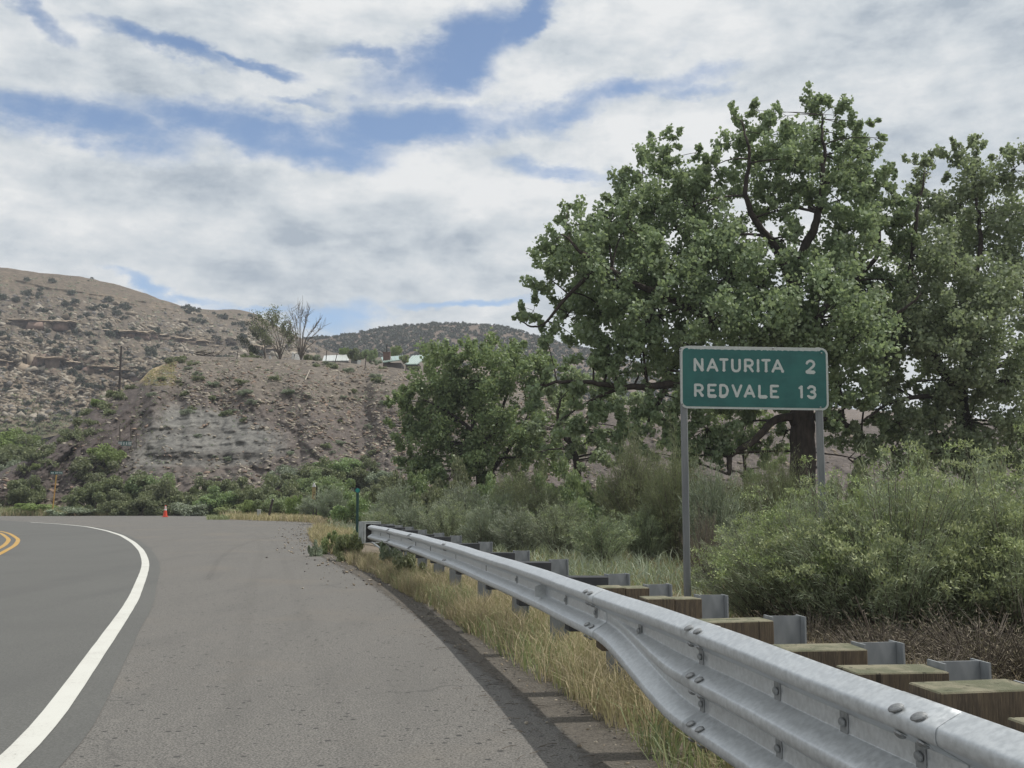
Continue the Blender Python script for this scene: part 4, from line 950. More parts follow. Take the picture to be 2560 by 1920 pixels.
def stems_mesh(name, B, M_, T, r0, r1, m, seg=4):
    """three-sided curved stems from B via M_ to T (arrays n,3)"""
    n = len(B); t = np.linspace(0, 1, seg+1)[None, :, None]
    p = (1-t)**2*B[:, None]+2*t*(1-t)*M_[:, None]+t*t*T[:, None]
    d = unit(T-B); a = unit(np.cross(d, np.array([[.3, .5, .8]]))); b = np.cross(d, a)
    r = (np.asarray(r0).reshape(-1, 1, 1)*(1-t)+np.asarray(r1).reshape(-1, 1, 1)*t)
    V = np.stack([p+r*(a[:, None]*math.cos(q)+b[:, None]*math.sin(q)) for q in (0, 2.094, 4.189)], 2)   # n,seg+1,3,3
    base = (np.arange(n)*(seg+1)*3)[:, None, None]; k = (np.arange(seg)*3)[None, :, None]; j = np.arange(3)[None, None]; j2 = (j+1) % 3
    f = np.stack([base+k+j, base+k+j2, base+k+3+j2, base+k+3+j], -1).reshape(-1, 4)
    return mesh_np(name, V.reshape(-1, 3), f, [m], True)

def brush_proto(seed, h, R, nst, per, mleaf, mtip, bare=.45, blen=.07, bw=.009, tipn=26, stem_m=None, lean=.0, tips=True, spread=.03):
    """upright-stemmed brush: bare woody base, feathery leafy upper stems, blossom heads"""
    rng = np.random.default_rng(seed); a = rng.random(nst)*2*np.pi; q = rng.random(nst)**.6
    lump = .70+.60*fbm(np.cos(a)*1.7+5+seed, np.sin(a)*1.7+5+q*1.5, 3, seed)
    B = np.stack([np.cos(a)*q*.12*R, np.sin(a)*q*.12*R, 0*a-.05], 1)
    T = np.stack([np.cos(a)*q*R*lump+lean*h*.5, np.sin(a)*q*R*lump, h*lump*(1-.42*q**2.2)*(.82+.18*rng.random(nst)+.22*(rng.random(nst) < .15))], 1)
    Mi = B*.45+T*.55; Mi[:, :2] *= .62; Mi[:, 2] *= 1.05
    st = stems_mesh('stems', B, Mi, T, .007*h**.5, .0025, stem_m or M_twig)
    k = np.repeat(np.arange(nst), per); t = bare+(1-bare)*rng.random(len(k))**.75; tt = t[:, None]
    c = (1-tt)**2*B[k]+2*tt*(1-tt)*Mi[k]+tt*tt*T[k]; d0 = unit(2*(1-tt)*(Mi[k]-B[k])+2*tt*(T[k]-Mi[k]))
    c = c+rng.normal(size=c.shape)*(spread*h**.5*(1.7-t))[:, None]
    v, f = blade_tris(c, d0+.55*rng.normal(size=c.shape), blen*(.6+.8*rng.random(len(k))), bw*(.7+.6*rng.random(len(k))), rng)
    fo = mesh_np('foliage', v, f, [mleaf]); tm = None
    if tips:
        hi = np.where(rng.random(nst) < .5)[0]; k = np.repeat(hi, tipn)
        c = T[k]+rng.normal(size=(len(k), 3))*np.array([.04, .04, .022])*h**.5
        v, f = blade_tris(c, np.array([0, 0, 1])+.7*rng.normal(size=c.shape), .028*h**.5, .014*h**.5, rng); tm = mesh_np('blossom', v, f, [mtip])
    return st, fo, tm
def brush(name, label, cat, proto, loc, rz=0, sc=1.0, group=None):
    st, fo, tm = proto; s = (sc, sc, sc) if np.isscalar(sc) else sc
    r = thing(name, label, cat, loc, rz, group, sc=s); obj('foliage', fo, r); obj('stems', st, r)
    if tm: obj('blossom', tm, r)
    return r
def bush_proto(seed, n, mleaf, leaf=.09, h=1.0, nclump=26, stem=True, rad=.22, small=False):
    """rounded leafy bush of unit radius and height h made of twig clumps"""
    rng = np.random.default_rng(seed); a = rng.random(nclump)*2*np.pi; q = np.sqrt(rng.random(nclump)); e = rng.random(nclump)
    c = np.stack([np.cos(a)*q*.8, np.sin(a)*q*.8, h*(.12+.78*e*(1-.45*q**2))], 1); c *= 1+.25*(rng.random((nclump, 1))-.5)
    k = rng.integers(0, nclump, n); cr = rad*(.6+.8*rng.random(nclump))
    d = unit(rng.normal(size=(n, 3)))*(rng.random((n, 1))**.45); p = c[k]+d*cr[k][:, None]*np.array([1, 1, .8]); p[:, 2] = np.abs(p[:, 2])
    v, f = leaf_quads(p, leaf*(.6+.8*rng.random(n)), rng); fo = mesh_np('foliage', v, f, [mleaf])
    st = None
    if stem:
        B = np.zeros((nclump, 3)); B[:, :2] = rng.normal(size=(nclump, 2))*.06; B[:, 2] = -.08; st = stems_mesh('stems', B, (B+c)/2+np.array([0, 0, .1]), c*1.05, .022, .006, M_twig, 3)
    return st, fo, None
def leafy(name, label, cat, proto, loc, rz=0, sc=(1, 1, 1), group=None):
    st, fo, _ = proto
    if st is None: return obj(name, fo, None, loc, (0, 0, rz), sc, label, cat, group)
    r = thing(name, label, cat, loc, rz, group, sc=sc); obj('foliage', fo, r); obj('stems', st, r); return r

# ---- trees
def spline(pts, n):
    p = np.array([list(q) for q in pts], float); s = np.concatenate([[0], np.cumsum(np.linalg.norm(np.diff(p, axis=0), axis=1))])
    P_ = np.concatenate([[2*p[0]-p[1]], p, [2*p[-1]-p[-2]]]); out = []
    for u in np.linspace(0, len(p)-1.0001, n):
        i = int(u); t = u-i; a, b, c, d = P_[i:i+4]
        out.append(.5*((2*b)+(-a+c)*t+(2*a-5*b+4*c-d)*t*t+(-a+3*b-3*c+d)*t**3))
    return np.array(out)
def make_tree(name, label, D, base, limbs, clumps, leaves_per, leaf, mleaf, seed, sub=9, trunk_m=None, squash=1.0, depth=1.0, group=None, fill=.62):
    """limbs: list of (list of (px,py,dD), r0, r1); the first is the trunk. clumps: (px,py,r_px[,dD])"""
    rng = np.random.default_rng(seed); b = np.array(P(base[0], base[1], D)); b[2] = gz(b[0], b[1])[0] if base[2] is None else base[2]
    r = thing(name, label, 'tree', tuple(b)); nodes = []; nrad = []
    m_ = trunk_m or M_bark
    tr = MB(); lm = []
    for li, (pts, r0, r1) in enumerate(limbs):
        w = [np.array(P(px, py, D+dd)) for px, py, dd in pts]
        if li == 0: w = [b+np.array([0, 0, -.3])]+w
        s_ = spline(w, 8*len(w)); s_ += (np.stack([fbm(np.arange(len(s_))*.35+seed*3+li*7, np.zeros(len(s_))+k*9, 3, 5) for k in range(3)], 1)-.5)*r0*1.2*np.linspace(0, 1, len(s_))[:, None]
        rad = np.linspace(r0, r1, len(s_)); 
        if li == 0: rad[:4] *= np.array([1.5, 1.25, 1.1, 1.03])
        o_ = s_-b; mb = MB().tube(o_, rad, 10 if r0 > .2 else 6)
        if li == 0: obj('trunk', mb.mesh('trunk', m_, True), r)
        else: obj('limb', mb.mesh('limb', m_, True), r)
        nodes.append(s_[(len(s_)//4 if li == 0 else 2):]); nrad.append(rad[(len(s_)//4 if li == 0 else 2):])
    nodes = np.concatenate(nodes); nrad = np.concatenate(nrad)
    Bs, Ms, Ts, R0, R1 = [], [], [], [], []; LP = []; LS = []
    for cl in clumps:
        px, py, rp = cl[:3]; dd = cl[3] if len(cl) > 3 else rng.uniform(-1, 1)*depth
        c = np.array(P(px, py, D+dd)); rm = rp/F*(D+dd); k = int(np.argmin(np.linalg.norm((nodes-c)*np.array([1, .7, 1.25]), axis=1)+.0*nrad))
        # prefer joining lower down on the limb
        below = np.where(nodes[:, 2] < c[2]+.3*rm)[0]
        if len(below): k = below[int(np.argmin(np.linalg.norm(nodes[below]-c, axis=1)))]
        L = np.linalg.norm(c-nodes[k]); mid = (nodes[k]+c)/2+np.array([rng.normal()*.12*L, rng.normal()*.12*L, .08*L])
        rr = min(nrad[k]*.6, .035+.018*L); Bs.append(nodes[k]); Ms.append(mid); Ts.append(c); R0.append(rr); R1.append(rr*.35)
        ns = max(4, int(sub*(rp/70)**1.6)); u = unit(rng.normal(size=(ns, 3))); rad_ = rng.random(ns)**.4
        sc_ = c+u*rad_[:, None]*rm*np.array([1, 1, .95])
        for q in sc_:
            a = c+(nodes[k]-c)*rng.uniform(0, .45)*(.3 if L > rm else 1); Bs.append(a); Ts.append(q); Ms.append((a+q)/2+rng.normal(size=3)*.1*rm); R0.append(rr*.35+.006); R1.append(.006)
        n = int(leaves_per*(rp/70)**2); kk = rng.integers(0, ns, n); t = rng.random(n)
        sp = rm*fill*(.38+.35*rng.random(ns))
        ax = unit(unit(sc_-c)+np.array([0, 0, .55])+.35*rng.normal(size=sc_.shape)); p = sc_[kk]+ax[kk]*((rng.random(n)-.35)*1.7*sp[kk])[:, None]+unit(rng.normal(size=(n, 3)))*(t**.5*.62*sp[kk])[:, None]
        LP.append(p); LS.append(leaf*(.65+.7*rng.random(n)))
    Bs, Ms, Ts = (np.array(x)-b for x in (Bs, Ms, Ts))
    obj('branches', stems_mesh('branches', Bs, Ms, Ts, np.array(R0), np.array(R1), m_, 5), r)
    LP = np.concatenate(LP)-b; LS = np.concatenate(LS)
    v, f = leaf_quads(LP, LS, rng, .92, droop=.35)
    obj('crown', mesh_np('crown', v, f, [mleaf]), r, kind='stuff' if False else None)
    return r

big_limbs = [([(2006, 1120, 0), (2002, 1030, 0), (2005, 940, 0), (1996, 850, 0), (1994, 760, .1)], .52, .30),
  ([(1994, 770, .1), (1985, 700, .2), (2010, 620, .2), (2045, 545, 0), (2055, 470, -.3), (2060, 380, -.5), (2050, 290, -.5)], .26, .03),
  ([(1990, 740, 0), (1945, 630, -.5), (1895, 560, -1), (1865, 490, -1.4), (1870, 380, -1.6), (1850, 300, -1.6)], .20, .025),
  ([(1997, 860, 0), (1900, 740, 1.2), (1760, 640, 2.0), (1660, 520, 2.4), (1650, 390, 2.4)], .24, .03),
  ([(1999, 900, 0), (1850, 830, -1), (1660, 740, -2), (1500, 660, -2.6), (1400, 580, -3)], .24, .03),
  ([(1500, 660, -2.6), (1420, 740, -2.3), (1350, 815, -2), (1300, 800, -1.8)], .09, .02),
  ([(2002, 960, 0), (1830, 940, -1), (1670, 962, -1.8), (1560, 968, -2.2), (1430, 955, -2.6), (1320, 968, -2.8)], .22, .035),
  ([(1560, 966, -2.2), (1480, 1000, -2.3), (1400, 1050, -2.4)], .08, .02), ([(1670, 962, -1.8), (1640, 1020, -1.8), (1600, 1090, -1.9)], .10, .03),
  ([(2003, 1040, 0), (1940, 1050, -.4), (1880, 1105, -.8), (1830, 1135, -1), (1818, 1190, -1.1)], .17, .09),
  ([(2006, 1040, 0), (2090, 1050, .5), (2160, 1095, .9), (2240, 1130, 1.2)], .16, .05),
  ([(2000, 840, 0), (2090, 740, .8), (2190, 640, 1.2), (2200, 520, 1.4)], .20, .03),
  ([(2003, 920, 0), (2110, 870, -1), (2220, 800, -1.6), (2300, 740, -2)], .18, .03)]
big_cl = [(1400, 610, 62), (1445, 560, 50), (1378, 700, 62, -2), (1335, 775, 38, -2), (1360, 835, 34, -2), (1300, 792, 20, -1.8), (1460, 690, 85, 1), (1460, 640, 75, -2), (1420, 790, 62), (1440, 505, 22), (1530, 545, 60),
  (1552, 470, 50), (1575, 590, 85, 2), (1570, 560, 70, -2), (1600, 430, 42), (1655, 385, 48), (1640, 345, 26, 2.4), (1690, 340, 28, 2.4), (1685, 430, 62, 1), (1640, 500, 85), (1720, 520, 80), (1715, 455, 50), (1780, 420, 52), (1750, 380, 24),
  (1775, 520, 85, 2), (1790, 590, 80, -2), (1850, 340, 60), (1840, 282, 26), (1885, 275, 34), (1880, 440, 80, 1.5), (1930, 340, 62), (1925, 285, 22), (1960, 290, 32), (2035, 280, 45), (2045, 245, 20), (2090, 290, 44), (2112, 262, 20), (2135, 330, 44),
  (2185, 310, 20), (2200, 345, 18), (2170, 375, 30), (2040, 350, 75, 1), (1960, 420, 80, 1), (1980, 400, 60, -2), (2120, 410, 75, 1), (2100, 430, 60, -2), (2190, 455, 52), (2225, 430, 26), (2150, 520, 80, 1), (2100, 500, 55, -2), (2060, 470, 60, 2),
  (1950, 600, 40, 2.2), (2035, 520, 38, 2.2), (1975, 660, 34, 2.5), (1995, 590, 44, -2), (2045, 640, 40, -1), (1950, 525, 42, -2), (2010, 690, 44, -2), (2235, 490, 34, 0), (2255, 560, 44, 0), (2120, 350, 40, 1), (1920, 520, 60, 2), (2210, 540, 60, 0), (1560, 690, 95, 2), (1540, 720, 80, -2.5), (1680, 640, 100, 2), (1680, 660, 85, -2.5), (1830, 680, 90, -2.5), (1850, 620, 70, 2), (1910, 700, 80, -2.5), (1940, 760, 90, -3), (2080, 700, 85, -2.5), (2110, 640, 75, 2),
  (2170, 600, 75, -2), (2140, 720, 90, 2), (1640, 790, 90, 2), (1620, 800, 75, -2.5), (1770, 770, 95, 2), (1780, 800, 90, -3), (1900, 840, 95, -3), (2040, 790, 100, -3), (2000, 860, 80, 2.5), (2130, 840, 100, -2.5), (2180, 780, 80, 2), (1500, 790, 72, 1),
  (1520, 850, 66, -2), (1450, 850, 50, 1), (1600, 880, 75, -2.4), (1690, 870, 75, 1.5), (1540, 925, 52, -2.4), (1640, 1000, 55, -1.8), (1700, 1060, 52, -1.5), (1590, 1060, 48, -2), (1500, 1010, 45, -2.3), (1430, 985, 40, -2.6), (1360, 960, 34, -2.7), (1400, 1060, 40, -2.4),
  (1660, 930, 60, 2), (1765, 1070, 66, -.5), (1800, 1120, 52, -.8), (1860, 1060, 55, 1.5), (1740, 1140, 45, -.5), (1900, 1120, 45, 1.5), (1850, 1180, 36, -1), (2110, 1080, 50, .8), (2160, 1150, 48, 1), (1480, 900, 48, -2.3), (1700, 1000, 46, -1.5), (1540, 1090, 40, -2), (1620, 1130, 40, -1.6), (1470, 1060, 36, -2.2), (1350, 1010, 32, -2.6), (1960, 1080, 40, 2.4), (2100, 900, 60, -1.5), (2180, 930, 55, 2), (2150, 1000, 55, -1), (2080, 1020, 50, -1.5), (1800, 990, 60, 2.4), (1700, 1110, 44, .5), (1960, 1010, 44, 2.6), (2240, 880, 55, 1), (2230, 700, 55, 0), (2240, 620, 50, 1), (2100, 960, 60, 2), (1880, 960, 70, 2), (1760, 920, 75, 2.5), (2210, 1080, 60, 1)]
make_tree('cottonwood_tree', 'tallest cottonwood tree behind the green sign with forked dark limbs in its crown', 40, (2006, 1215, None), big_limbs, big_cl, 1300, .155, M_leaf, 5, sub=13, fill=.85)
r_limbs = [([(2420, 1120, 0), (2405, 1000, 0), (2420, 880, 0), (2440, 760, 0), (2450, 600, 0), (2440, 450, 0)], .38, .04), ([(2410, 1000, 0), (2330, 880, -1), (2280, 720, -1.5), (2290, 560, -1.8), (2310, 440, -1.8)], .22, .03),
  ([(2430, 860, 0), (2520, 740, 1), (2590, 600, 1.4), (2570, 440, 1.5)], .22, .03), ([(2408, 1010, 0), (2320, 990, -1), (2220, 1010, -1.6), (2150, 1060, -2)], .14, .03), ([(2412, 940, 0), (2540, 900, 1), (2640, 860, 1)], .16, .04),
  ([(2408, 1050, 0), (2330, 1110, -1), (2270, 1160, -1.4)], .10, .03)]
r_cl = [(2300, 455, 44), (2285, 410, 26), (2330, 395, 26), (2380, 405, 46), (2388, 352, 22), (2432, 345, 20), (2440, 390, 40), (2470, 450, 62), (2500, 395, 26), (2540, 420, 50), (2552, 372, 28), (2600, 420, 70), (2270, 520, 50), (2320, 530, 75), (2400, 500, 80), (2490, 540, 90),
  (2580, 540, 80), (2250, 620, 70), (2330, 640, 85, -2), (2420, 630, 95, 2), (2400, 660, 80, -2.5), (2520, 640, 95), (2610, 650, 80), (2250, 720, 85, 1.5), (2270, 760, 70, -2.5), (2360, 750, 100, 2), (2380, 780, 85, -2.5), (2480, 740, 95, -2), (2570, 760, 95, 1), (2280, 850, 75, -2), (2390, 860, 90, -2.5),
  (2370, 850, 80, 2), (2500, 860, 95, -2), (2600, 860, 80), (2215, 890, 60, -1.5), (2420, 940, 66, -2), (2520, 950, 80, -2), (2600, 980, 80), (2200, 1000, 60, -1.6), (2250, 1060, 60, -1.6), (2340, 1070, 70, -1), (2430, 1050, 75, -1), (2520, 1060, 85, -1), (2600, 1080, 80), (2300, 1140, 60, -1), (2400, 1150, 70, -1), (2500, 1150, 70), (2370, 985, 40, -1.5), (2160, 1100, 45, -1.5), (2600, 1160, 70), (2210, 1150, 50, 1), (2260, 960, 46, 1.5), (2310, 900, 60, 2), (2230, 820, 60, 2), (2200, 950, 50, 1), (2340, 1010, 60, 2), (2450, 980, 60, 2), (2300, 1000, 50, 0), (2240, 1110, 56, 0), (2330, 1150, 56, 1), (2450, 1130, 66, 1.5), (2550, 1130, 66, 1.5), (2270, 1050, 50, 2)]
make_tree('cottonwood_tree', 'cottonwood at the right picture edge, its crown cut off by the edge', 42, (2425, 1215, None), r_limbs, r_cl, 1250, .15, M_leaf, 6, sub=13, fill=.85)
m_limbs = [([(1196, 1150, 0), (1188, 1090, 0), (1180, 1010, 0), (1165, 930, 0)], .30, .06), ([(1194, 1130, 0), (1240, 1060, .4), (1270, 980, .6), (1290, 920, .8)], .16, .04), ([(1186, 1080, 0), (1120, 1030, -.5), (1060, 1000, -.8)], .13, .04), ([(1215, 1195, .5), (1250, 1150, .9), (1300, 1080, 1.2), (1340, 1000, 1.4)], .20, .05)]
m_cl = [(a, b, c*1.2) for a, b, c in [(1012, 1012, 34), (985, 1000, 18), (1035, 985, 30), (1040, 1065, 42), (1010, 1110, 26), (1095, 925, 44), (1112, 890, 26), (1150, 882, 28), (1140, 930, 48), (1090, 985, 50), (1150, 1010, 60), (1100, 1060, 58), (1070, 1120, 46), (1130, 1140, 56), (1180, 900, 30), (1200, 950, 55), (1225, 890, 30), (1262, 880, 34), (1262, 940, 50), (1310, 905, 40),
  (1310, 960, 56), (1220, 1030, 58), (1260, 1090, 56), (1200, 1110, 50), (1340, 1040, 56), (1325, 1110, 44), (1370, 960, 44), (1180, 1170, 30), (1110, 1180, 30), (1290, 1150, 34), (1050, 1165, 26), (1000, 1060, 24), (1350, 900, 30), (1385, 900, 28), (1300, 860, 20), (1120, 868, 16), (1170, 870, 18), (1060, 1180, 30), (1120, 1200, 28), (1240, 1190, 34), (1310, 1185, 34), (1370, 1150, 34), (1160, 1195, 26), (1400, 1110, 36), (1020, 1150, 30), (1420, 1000, 36)]]
make_tree('cottonwood_tree', 'dense mid-sized tree with two leaning stems in front of the cut bank', 64, (1212, 1210, None), m_limbs, m_cl, 2600, .18, M_leaf2, 8, sub=12, depth=1.8, fill=.95)
n_limbs = [([(1442, 1165, 0), (1425, 1110, 0), (1395, 1060, 0), (1400, 1000, 0)], .22, .05), ([(1420, 1100, 0), (1470, 1040, .4), (1510, 980, .6)], .12, .03)]
n_cl = [(1385, 1010, 40), (1400, 960, 36), (1450, 940, 40), (1500, 960, 44), (1470, 1010, 46), (1530, 1020, 44), (1370, 1070, 38), (1420, 1060, 44), (1500, 1080, 44), (1560, 1070, 40), (1460, 1110, 34), (1340, 1080, 28), (1540, 1130, 32), (1610, 1090, 34)]
make_tree('streamside_tree', 'small crooked tree standing under the long drooping limb of the tallest cottonwood', 54, (1446, 1205, None), n_limbs, n_cl+[(1350, 1130, 34), (1400, 1120, 36), (1440, 1080, 34), (1580, 1010, 40), (1500, 1140, 34), (1620, 1030, 36), (1470, 1150, 28)], 1600, .17, M_leaf, 9, sub=10, depth=1.2, fill=.9)
u_cl = [(1960, 1130, 34), (1930, 1170, 30), (1700, 1010, 40), (1820, 1010, 50), (1740, 990, 45), (1880, 1000, 44), (1660, 1080, 40), (1800, 1060, 50), (1900, 1070, 46)]
make_tree('streamside_tree', 'thin dark-stemmed young tree seen below the green sign between its posts', 50, (1862, 1215, None), [([(1862, 1170, 0), (1850, 1110, 0), (1830, 1050, 0)], .09, .03), ([(1860, 1150, 0), (1895, 1090, .2), (1910, 1050, .3)], .06, .02)], u_cl, 1100, .16, M_leaf2, 10, sub=9, fill=.9)
# bare and half-bare trees on the crest
def bare_tree(name, label, D, base, tips, r0, seed, m_, leaf=None):
    rng = np.random.default_rng(seed); b = np.array(P(base[0], base[1], D)); r = thing(name, label, 'tree', tuple(b)); Bs, Ms, Ts, R0, R1 = [], [], [], [], []; LP = []
    for (px, py, jx, jy) in tips:
        j = np.array(P(jx, jy, D+rng.uniform(-.5, .5))); t = np.array(P(px, py, D+rng.uniform(-2, 2)))
        Bs += [b, j]; Ms += [(b+j)/2+rng.normal(size=3)*.2, (j+t)/2+rng.normal(size=3)*.25]; Ts += [j, t]; R0 += [r0, r0*.5]; R1 += [r0*.5, .02]
        for k in range(14):
            u = rng.uniform(.25, 1); a = j+(t-j)*u; L = np.linalg.norm(t-j)*rng.uniform(.15, .45); d = unit(unit(t-j)+rng.normal(size=3)*.55+np.array([0, 0, .25]))*L
            Bs.append(a); Ts.append(a+d); Ms.append(a+d*.5+rng.normal(size=3)*.12*L); R0.append(.03); R1.append(.012); LP.append(a+d*rng.random((26, 1))+rng.normal(size=(26, 3))*.22)
    Bs, Ms, Ts = (np.array(x)-b for x in (Bs, Ms, Ts)); obj('trunk', stems_mesh('trunk', Bs[:1], Ms[:1], Ts[:1], [r0*1.15], [r0*.55], m_), r); obj('branches', stems_mesh('branches', Bs, Ms, Ts, np.array(R0), np.array(R1), m_), r)
    if leaf: v, f = leaf_quads(np.concatenate(LP)-b, .20, rng); obj('crown', mesh_np('crown', v, f, [leaf]), r)
bare_tree('dead_tree', 'tall leafless grey tree with upswept twigs on the crest, against the sky', 134, (752, 898), [(728, 770, 742, 850), (745, 760, 748, 840), (757, 756, 752, 830), (768, 775, 756, 835), (775, 765, 758, 840), (738, 790, 745, 850), (800, 800, 765, 845), (790, 815, 765, 850), (722, 800, 742, 860), (700, 835, 740, 862), (812, 812, 770, 850), (790, 850, 768, 870)], .11, 31, M_twig)
bare_tree('half_bare_tree', 'sparse olive-green half-bare tree beside the leafless tree on the crest', 137, (700, 900), [(650, 790, 690, 850), (672, 780, 692, 845), (690, 785, 698, 850), (712, 800, 704, 850), (728, 812, 708, 860), (640, 820, 685, 865), (660, 840, 685, 870), (735, 840, 712, 870)], .11, 32, M_twig, M_olive)
bare_tree('half_bare_tree', 'tangled dark half-bare tree left of the leafless tree on the crest', 140, (664, 900), [(625, 815, 655, 865), (640, 800, 660, 860), (605, 850, 645, 880), (655, 825, 662, 870), (620, 870, 650, 885)], .10, 33, M_twig, M_dark)
bare_tree('dead_bush', 'pale dead snag standing on the crest near the timber pile', 132, (528, 894), [(560, 845, 560, 870), (535, 850, 540, 872), (525, 860, 530, 878), (566, 860, 556, 880)], .07, 34, M_deadw)

M_twig2 = leafmat('grey_twig', [(.17, .14, .105), (.23, .19, .14), (.30, .25, .17)], .1)
# ---- prototypes
RB = [brush_proto(100+k, 1.9, 1.25, 280, 110, M_rabbit, M_yel, .42, .085, .009, 46) for k in range(3)]       # near rabbitbrush
RBm = [brush_proto(120+k, 1.5, .85, 130, 80, M_rabbit, M_yel, .25, .10, .014, 18) for k in range(3)]
SG = [brush_proto(130+k, 1.6, 1.0, 170, 80, M_sage, M_yel, .2, .11, .018, 5, spread=.045) for k in range(3)]
TM = [brush_proto(140+k, 3.0, 1.3, 230, 95, M_olive, M_yel, .15, .14, .016, 5, spread=.06, tips=False) for k in range(2)]
WL_ = [bush_proto(150+k, 8500, M_leaf2, .062, 1.1, 34) for k in range(3)]
OL = [bush_proto(160+k, 9000, M_olive, .068, 1.0, 30) for k in range(3)]
LM = [bush_proto(170+k, 6500, M_lime, .075, 1.0, 22) for k in range(2)]
GY = [bush_proto(180+k, 6500, M_sage, .06, .9, 26) for k in range(2)]
JN = [bush_proto(190+k, 480, M_dark, .22, 1.15, 12, stem=False, rad=.34) for k in range(4)]
SM = [bush_proto(200+k, 900, M_olive, .16, .9, 12, stem=False, rad=.3) for k in range(3)]
DD = [brush_proto(210+k, 1.1, .8, 260, 16, M_twig2, M_yel, .3, .05, .005, 5, tips=False, spread=.05) for k in range(2)]

# ---- the big near rabbitbrush at the right
near = [(1935, 1375, 12.6, .95, 'rabbitbrush right of the left sign post, leftmost of the big near bushes'), (2085, 1400, 11.9, 1.05, 'big rabbitbrush hiding the foot of the right sign post'),
        (2225, 1420, 11.2, 1.16, 'big rabbitbrush with the highest yellow-green blossom heads right of the sign'), (2375, 1430, 11.4, 1.08, 'big rabbitbrush with a leaning twiggy base, second from the right picture edge'), (2520, 1430, 10.9, 1.10, 'big rabbitbrush cut by the right picture edge'),
        (2290, 1400, 13.6, 1.2, 'tall rabbitbrush standing behind the near row, its tips just showing over it'), (2450, 1400, 13.4, 1.2, 'second rabbitbrush behind the near row, by the right picture edge'), (2660, 1430, 12.0, 1.2, 'sliver of rabbitbrush at the very right picture edge, beside the bush cut by the edge'), (2000, 1400, 14.3, 1.02, 'rabbitbrush behind the leftmost big near bush')]
for k, (px, py, D, s, lab) in enumerate(near):
    x = (px-1280)/F*D; z = gz(x, D)[0]
    brush('rabbitbrush', lab, 'shrub', RB[k % 3], (x, D, z), k*1.9, (s*.96, s*.96, s*(.82 if k < 1 else .84)), 'big rabbitbrush shrubs behind the guardrail')
for k, (px, D, s, lab) in enumerate([(2190, 9.7, 1.0, 'low dead twiggy brush under the big rabbitbrush at the right'), (2420, 9.3, 1.1, 'dead grey brush heap in the lower right behind the posts'), (2560, 9.0, 1.15, 'dead grey brush at the right picture edge'), (2010, 10.6, .8, 'dry tangled brush at the foot of the leftmost big rabbitbrush'), (2320, 8.4, .7, 'small dead brush close behind the guardrail posts')]):
    x = (px-1280)/F*D; brush('dead_brush', lab, 'dead brush', DD[k % 2], (x, D, gz(x, D)[0]), k*2.3, (s*1.25, s*1.25, s*.6), 'dead brush under the rabbitbrush')
